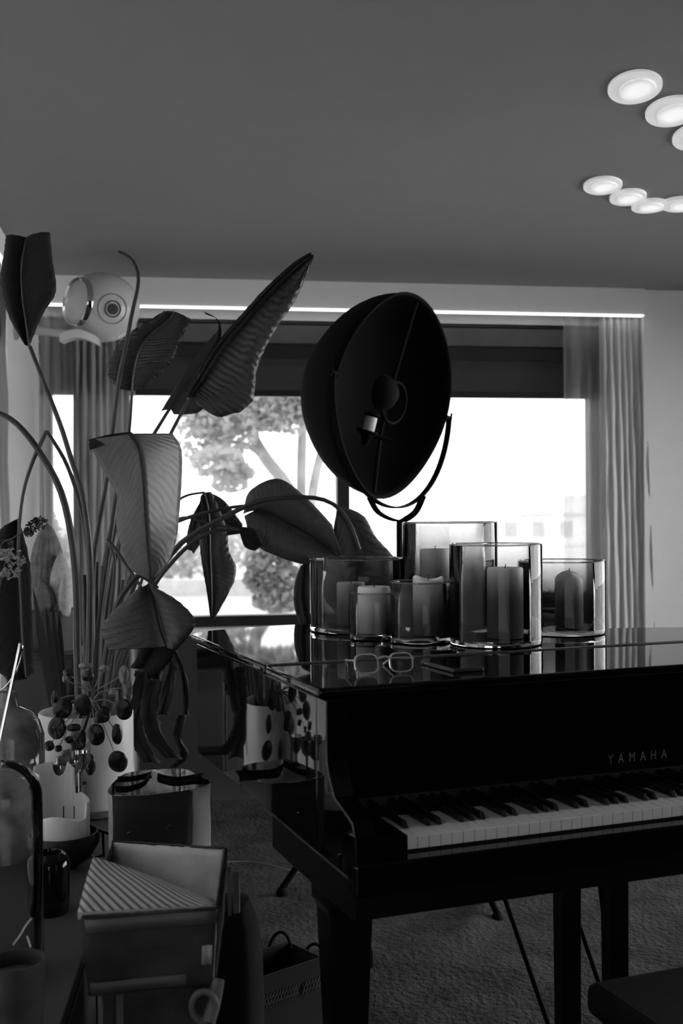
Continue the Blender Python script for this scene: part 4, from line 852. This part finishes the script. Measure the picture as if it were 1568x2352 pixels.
# bowl and melted candle
bw = onz(145, 1988, ZS); YB = bw.y; 
bo = thing('candle_bowl', 'round black bowl holding the melted white candle', 'bowl', (bw.x, bw.y, ZS)); rB = 84*YB/F; hB = .085
prb = [(.0005,0),(rB*.4,0),(rB*.75,.02),(rB*.97,.055),(rB,hB*.85),(rB*.95,hB),(rB*.90,hB),(rB*.93,hB*.85),(rB*.88,.055),(rB*.65,.026),(.0005,.018)]
G().lathe(prb, (bw.x,bw.y,ZS+.0003), n=48).build('bowl_body', M_bowl, bo)
G().tube([P(236,1912,YB+.05), P(238,1965,YB+.05), P(190,1970,YB-.03)], .004, 6).tube([P(222,1905,YB+.05), P(250,1915,YB+.05)], .004, 6).build('wire_stand', M_frame, bo)
zc0 = ZS+.03; rc = 64*YB/F; cc_ = Vector((P(141,1900,YB).x, YB, zc0)); hl = Zy(1868,YB)-zc0; hh_ = Zy(1757,YB+.02)-zc0; hm = Zy(1832,YB)-zc0
mc = thing('melted_candle', 'big melted white candle with a notched wax wall and two wicks', 'candle', tuple(cc_))
def top(a):
    x = math.cos(a); y = math.sin(a)      # x right, y away from the camera
    xp = 141+64*x
    if y > -.25 or x < -.55:
        if xp < 160:
            h = hh_ if y > 0 else hh_*.97
            n_ = (xp-122)/17.0
            if abs(n_) < 1: h -= (30*YB/F)*math.sqrt(1-n_*n_)*1.15
            if xp > 139: h -= (xp-139)/F*YB*.9
            k = min(1, max(0, (y+.25)/.25)) if x >= -.55 else 1
            return hl*(1-k)+h*k
        return hm-.012*abs(x-.55)*2
    return hl+.008*math.sin(3*a)
g = G(); n = 120; rings = []
for k, (rr, q) in enumerate(((.0005,0),(1,0),(1.02,.25),(1,.5),(1,.75),(1,.96),(.985,1),(.93,1),(.9,.96),(.87,None),(.5,None),(.001,None))):
    ring_ = []
    for j in range(n):
        a = 2*PI*j/n; tz = top(a) if q is not None else hl*.72
        z = tz*q if q is not None else hl*.72
        ring_.append(cc_+Vector((math.cos(a)*rc*rr*(1+.012*math.sin(5*a+z*60)), math.sin(a)*rc*rr, z)))
    rings.append(ring_)
g.sweep(rings); g.build('wax', M_wax, mc, smooth='all')
for x in (146, 170): G().tube([P(x,1880,YB), P(x,1852,YB)], .0014, 6).build('wick', M_wick, mc)
# silver goblets with stub candles
for i, (x, y, Yg, rp) in enumerate(((151,1752,3.0,31),(160,1739,3.075,30),(183,1728,3.15,24))):
    c = P(x, y, Yg); r = rp*Yg/F; h = c.z-ZS
    t = thing('silver_goblet', ('nearest','middle','rearmost')[i]+' of three shiny silver goblets beside the white pot', 'candle holder', (c.x,c.y,ZS), 0, 'silver goblets')
    G().lathe([(.0005,0),(r*.75,0),(r*.75,.004),(r*.2,.014),(r*.14,h*.25),(r*.2,h-.055),(r*.7,h-.042),(r*.95,h-.022),(r,h),(r*.95,h),(r*.9,h-.02),(r*.65,h-.036),(.0005,h-.042)], (c.x,c.y,ZS+.0003), n=40).build('cup', M_chrome, t)
    if i < 2:
        k = thing('candle_stub', ('dark stub candle in the nearest silver goblet','dark stub candle in the middle silver goblet')[i], 'candle', (c.x-.004,c.y-.005,c.z-.04), 0, 'stub candles in goblets')
        G().lathe([(.0005,0),(.0155,0),(.0155,.052),(.013,.058),(.0005,.056)], (c.x-.004,c.y-.005,c.z-.0395), n=24).build('wax', mat('grey_wax_%d' % i, .14, .5), k)
        G().tube([(c.x-.004,c.y-.005,c.z+.01),(c.x-.003,c.y-.005,c.z+.024)], .001, 5).build('wick', M_wick, k)
# ================================================================== BAGS AND BOXES BESIDE THE SIDEBOARD
# gift bag with foil lining
YG = 2.86
rimz = Zy(1822, 2.78, 370)
back = [(258,1800),(285,1778),(330,1770),(405,1766),(435,1770),(462,1785),(484,1798)]
front = [(247,1818),(258,1828),(300,1830),(365,1826),(440,1816),(462,1811),(484,1798)]
bagc = onz(365,1800,rimz)
gbag = thing('gift_bag', 'dark paper bag with pale side gussets and silver foil lining', 'bag', (bagc.x, bagc.y, 0))
bk_ = [onz(x,y,rimz) for x,y in back]; fr_ = [onz(x,y,rimz) for x,y in front]
bot_c = Vector((bagc.x+.01, bagc.y, 0))
def down(p, z, k=.9): 
    q = Vector((bot_c.x+(p.x-bot_c.x)*k, bot_c.y+(p.y-bot_c.y)*k, z)); return q
fl_, frr = fr_[1], fr_[4]
def wallg(a_list, seed):
    rows = []
    for i in range(13):
        t = i/12; z = rimz*(1-t)
        rows.append([down(p, z, 1-.08*t)+Vector((.004*noise.noise(Vector((p.x*20,z*14,seed))), .006*noise.noise(Vector((z*12,p.x*15,seed))), 0)) for p in a_list])
    return rows
def dens(l, n): return [Vector(p) for p in cr([tuple(q) for q in l], n)]
G().grid(wallg(dens(fr_[1:5], 12), 1)).build('front_panel', M_paperb, gbag, smooth='all', fix=False, solid=.0012)
G().grid(wallg([fr_[0]*.5+fr_[1]*.5, fr_[1]] and dens([bk_[0], fr_[0], fr_[1]], 8), 2)).build('side_gusset', M_paperg, gbag, smooth='all', fix=False, solid=.0012)
G().grid(wallg(dens([fr_[4], fr_[5], fr_[6]], 8), 3)).build('side_gusset', M_paperg, gbag, smooth='all', fix=False, solid=.0012)
G().grid(wallg(dens(bk_, 16), 4)).build('back_panel', M_paperb, gbag, smooth='all', fix=False, solid=.0012)
loop = dens(fr_[:-1]+list(reversed(bk_)), 60)
rows = []
for i in range(7):
    t = i/6; rows.append([bagc+(Vector((p.x,p.y,rimz))-Vector((bagc.x,bagc.y,rimz)))*(.965-.05*t)+Vector((0,0,rimz-bagc.z-.16*t+(.002 if i == 0 else 0))) for p in loop])
G().grid(rows).build('foil_lining', M_foil, gbag, smooth='all', fix=False)
G().prism([(bagc.x+(p.x-bagc.x)*.95, bagc.y+(p.y-bagc.y)*.95) for p in loop[:-1]], rimz-.10, rimz-.095).build('foil_package', M_foil, gbag)
def ribbon(pts, wdt):
    c = [Vector(p) for p in cr([tuple(onz(x,y,rimz-.004+dz)) for x,y,dz in pts], 16)]
    G().sweep(flat(c, wdt, .0012, Vector((.2,-.5,1)).normalized())).build('ribbon_handle', M_ribbon, gbag)
ribbon([(272,1790,0),(300,1789,.004),(330,1784,.01),(346,1780,.02)], .008)
ribbon([(346,1778,.02),(330,1800,.012),(295,1812,.004),(265,1812,0)], .009)
ribbon([(362,1784,.02),(385,1790,.014),(415,1792,.01),(450,1786,.004),(462,1784,0)], .011)
ribbon([(362,1790,.01),(400,1800,.01),(440,1796,.004),(478,1796,0)], .007)
for x, y in ((296,1915),(386,1900)): G().tube([onz(x-5,y+5,0)*0+down(fl_,.0)*0+Vector((P(x-5,y+3,2.735).x,2.735,P(x-5,y+3,2.735).z)), P(x-1,y-2,2.73), P(x+6,y-4,2.735)], .0022, 6, smooth=6).build('eyelet', M_chrome, gbag)
# cardboard box
zR = .650
FLc, FRc = onz(188,2108,zR), onz(497,2088,zR); BRc, BLc = onz(516,1950,zR), onz(258,1934,zR)
bx = thing('cardboard_box', 'worn open cardboard box taped at the front, lying on a taller carton', 'box', ((FLc.x+FRc.x)/2, (FLc.y+BRc.y)/2, .505))
zb2 = .512
def dn_(p, k=.93): 
    c = (FLc+FRc+BRc+BLc)/4; return Vector((c.x+(p.x-c.x)*k, c.y+(p.y-c.y)*k, zb2))
def panel(a, b, seed, name, m, th=.003, nx=16, jag=.003, off_=0):
    rows = []; n_ = (b-a).cross(Vector((0,0,1))).normalized()
    for i in range(9):
        t = i/8; row = []
        for j in range(nx+1):
            u = j/nx; p = a.lerp(b, u); q = dn_(a).lerp(dn_(b), u); v = p.lerp(q, t)
            if i == 0: v = v+Vector((0,0,jag*noise.noise(Vector((u*14,seed,0)))))
            v = v+n_*(.003*noise.noise(Vector((u*5,t*4,seed)))+off_)
            row.append(v)
        rows.append(row)
    return G().grid(rows).build(name, m, bx, smooth='all', fix=False, solid=th)
def rnd_corner(a, b, c, k=.18): return [a.lerp(b, 1-k*.4), b+(a-b)*.03+(c-b)*.03, b.lerp(c, k*.4)]
panel(FLc, FRc, 1, 'front_panel', M_card); panel(FRc, BRc, 2, 'side_panel', M_cardw, nx=12); panel(BLc, BRc, 3, 'back_panel', M_cardw); panel(FLc, BLc, 4, 'side_panel', M_card, nx=12)
panel(FRc, BRc, 2, 'outer_skin', M_card, nx=12, off_=.004)
g = G(); q = [dn_(p) for p in (FLc,FRc,BRc,BLc)]; g.prism([(p.x,p.y) for p in q], zb2-.004, zb2); g.build('bottom_panel', M_card, bx)
g = G()
for a, b in ((FLc,FRc),(FRc,BRc),(BRc,BLc)):
    pts = []
    for j in range(25): 
        u = j/24; pts.append(a.lerp(b,u)+Vector((0,0,.0015+.002*noise.noise(Vector((u*20,a.x*9,1))))))
    g.tube(pts, [.0028+.0012*noise.noise(Vector((k*.7,a.y,0))) for k in range(25)], 6)
g.build('torn_edge', M_card, bx)
fn_ = (FRc-FLc).cross(Vector((0,0,1))).normalized(); 
if fn_.y > 0: fn_ = -fn_
def strip(u0, v0, u1, v1, wd_, m, nm):
    rows = []
    for i in range(2):
        row = []
        for j in range(9):
            u = u0+(u1-u0)*j/8; v = v0+(v1-v0)*j/8+i*wd_; p = FLc.lerp(FRc,u).lerp(dn_(FLc).lerp(dn_(FRc),u), min(v, 1)); row.append(p+fn_*(.0055+.001*math.sin(j)))
        rows.append(row)
    G().grid(rows).build(nm, m, bx, smooth='all', fix=False, solid=.0006)
strip(.02, .02, 1.0, .0, .17, M_tape, 'tape'); strip(.02,.84,.78,.80,.15,M_tape,'tape'); strip(.9,.45,.98,.45,.25,mat('tape_pale',.35,.5),'tape')
# small printed line
g = G(); 
for k in range(16):
    u = .44+k*.018; p = FLc.lerp(FRc,u).lerp(dn_(FLc).lerp(dn_(FRc),u), .46-(.01*k/16)); w_ = .0016; hgt = .0028
    if k == 2: continue
    ex = (FRc-FLc).normalized(); p = p+fn_*.0062
    g.add([p-ex*w_, p+ex*w_, p+ex*w_+Vector((0,0,hgt)), p-ex*w_+Vector((0,0,hgt))], [(0,1,2,3)])
g.build('printed_line', M_side, bx, smooth=False, solid=.0003, fix=False)
# striped paper resting on the box
a, b, c = onz(214,1968,zR+.012), onz(178,2096,zR+.008), onz(494,2078,zR+.006); mid_ = onz(340,2010,zR+.03)
sp_ = thing('striped_paper_parcel', 'folded diagonally striped paper lying across the open cardboard box', 'wrapping paper', tuple((a+b+c)/3))
rows = []; d2 = onz(492,2068,zR+.006)
for i in range(11):
    t = i/10; row = []
    for j in range(17):
        u = j/16; top_ = a.lerp(d2,u)+Vector((0,0,.03*math.sin(PI*u)*.15)); bt_ = b.lerp(c,u); p = top_.lerp(bt_, t)+Vector((0,0,.012*math.sin(PI*t)*math.sin(PI*(.1+.8*u)))); row.append(p)
    rows.append(row)
G().grid(rows).build('paper_top', M_stripe, sp_, smooth='all', fix=False, solid=.001)
rows = [[p+Vector((0,-.0,-.012*k)) for p in rows[-1]] for k in (0,1)]
G().grid(rows).build('paper_fold', M_stripe, sp_, smooth='all', fix=False, solid=.001)
# carton underneath
a, b = P(226,2262,1.97), P(486,2240,2.03); t = thing('tall_carton', 'tall dark carton carrying the cardboard box, with a pale tape roll shape on it', 'box', ((a.x+b.x)/2, 2.12, 0))
g = G(); z1 = .506
ff = [Vector((a.x,1.99,z1)), Vector((b.x,2.03,z1)), Vector((b.x-.03,2.34,z1)), Vector((a.x-.02,2.32,z1))]; ctr = (ff[0]+ff[2])/2
g.sweep([[Vector((ctr.x+(p.x-ctr.x)*k, ctr.y+(p.y-ctr.y)*k, z)) for p in ff] for z, k in ((z1,1),(.3,.95),(.0,.86))]); g.build('carton_body', M_card, t, smooth=False, bevel=.004)
G().tube([P(468,2312,1.955)+Vector((.021*math.cos(q),.0,.026*math.sin(q))) for q in [2*PI*k/20 for k in range(17)]], .006, 8).tube([P(500,2250,1.99), P(492,2300,1.97), P(478,2350,1.95)], .012, 8, smooth=8).build('tape_curl', M_tape, t)
G().sweep([[Vector((a.x+.028+.012*k,1.985+.0*k,z)) for k in (0,1)]+[Vector((a.x+.028+.012*k,1.981,z)) for k in (1,0)] for z in (.50,.3)]).build('paper_flap', M_tape, t, smooth=False)
# black bag right of box
a = P(548,2100,2.36)
t = thing('black_tote_bag', 'soft black bag standing on the floor right of the cardboard box', 'bag', (a.x, 2.4, 0))
g = G(); rings = []
for z, k in ((0,.9),(.02,1),(.2,1.05),(.38,1),(.46,.85),(.505,.55),(.51,.3)):
    rings.append([Vector((a.x-.02+.062*k*math.copysign(abs(math.cos(q))**.5, math.cos(q)), 2.44+.09*k*math.sin(q), z))+Vector((.006*noise.noise(Vector((q*2,z*9,0))),0,0)) for q in [2*PI*j/24 for j in range(24)]])
g.sweep(rings); g.build('bag_body', M_ribbon, t)
G().box((P(522,2000,2.32).x,2.325,.512),(P(530,2000,2.32).x,2.33,Zy(1998,2.32)), None).build('silver_strip', M_chrome, t, smooth=False)
# card in it
t2 = thing('leaning_card', 'narrow pale card standing upright right of the cardboard box', 'card', (P(545,2050,2.36).x, 2.36, .512))
G().box((P(537,2050,2.36).x,2.337,.512),(P(552,2050,2.36).x,2.352,Zy(1998,2.36))).build('card_sheet', M_tape, t2, smooth=False, bevel=.002)
# shopping bag with woven band
a, b = onz(478,2285,.29), onz(745,2196,.29); e_ = (b-a).normalized(); nn = Vector((-e_.y,e_.x,0)); L_ = (b-a).length
Ms = Matrix(((e_.x,nn.x,0,a.x),(e_.y,nn.y,0,a.y),(0,0,1,0),(0,0,0,1)))
t = thing('shopping_bag', 'black paper carrier bag with looped handles and pale braided band', 'bag', tuple(Ms @ Vector((L_/2,.06,0))))
g = G(); 
for bxs in (((0,0,0),(L_,.003,.29)),((0,.13,0),(L_,.133,.29)),((0,0,0),(.003,.133,.285)),((L_-.003,0,0),(L_,.133,.285)),((0,0,0),(L_,.133,.003))): g.box(*bxs, Ms)
g.build('bag_body', M_paperb, t, smooth=False)
for yy, x0_, x1_, hh2 in ((.133,.06,.20,.12),(.0,L_-.10,L_+.02,.0)):
    if hh2: G().tube([P(598,2275,2.75),P(610,2200,2.75),P(628,2152,2.75),P(650,2142,2.75),P(666,2170,2.75),P(663,2245,2.75)], .004, 8, smooth=24).build('rope_handle', M_ribbon, t)
    else: G().tube([P(686,2235,2.9),P(695,2195,2.9),P(715,2170,2.9),P(735,2175,2.9),P(750,2215,2.9)], .004, 8, smooth=20).build('rope_handle', M_ribbon, t)
M_band = mat('braid_thread', .2, .8)
g = G()
for k in range(22):
    u = L_*(.30+.62*k/22)+(0.012 if k > 15 else 0); z = .236
    g.tube([Ms @ Vector((u,-.004,z-.016)), Ms @ Vector((u+.004,-.006,z)), Ms @ Vector((u+.014,-.004,z+.012))], .0013, 5); g.tube([Ms @ Vector((u+.012,-.003,z-.014)), Ms @ Vector((u,-.005,z+.008))], .0011, 5)
    g.tube([Ms @ Vector((u-.002,-.003,z-.012)), Ms @ Vector((u+.009,-.005,z-.008))], .001, 5)
g.build('braided_band', M_band, t)
# thin cable on rug
cb_ = [onz(x,y,.045) for x,y in ((520,1980),(580,1980),(640,1992),(700,2010),(760,2020))]
tag(G().tube(cb_, .0025, 6, smooth=20).build('floor_cable', mat('cable_grey', .2, .6)), 'thin pale cable lying across the rug left of the piano leg', 'cable')
cb_ = [P(640,1905,3.3), P(606,1950,3.35), P(590,2010,3.4), Vector(onz(612,2040,.045))]
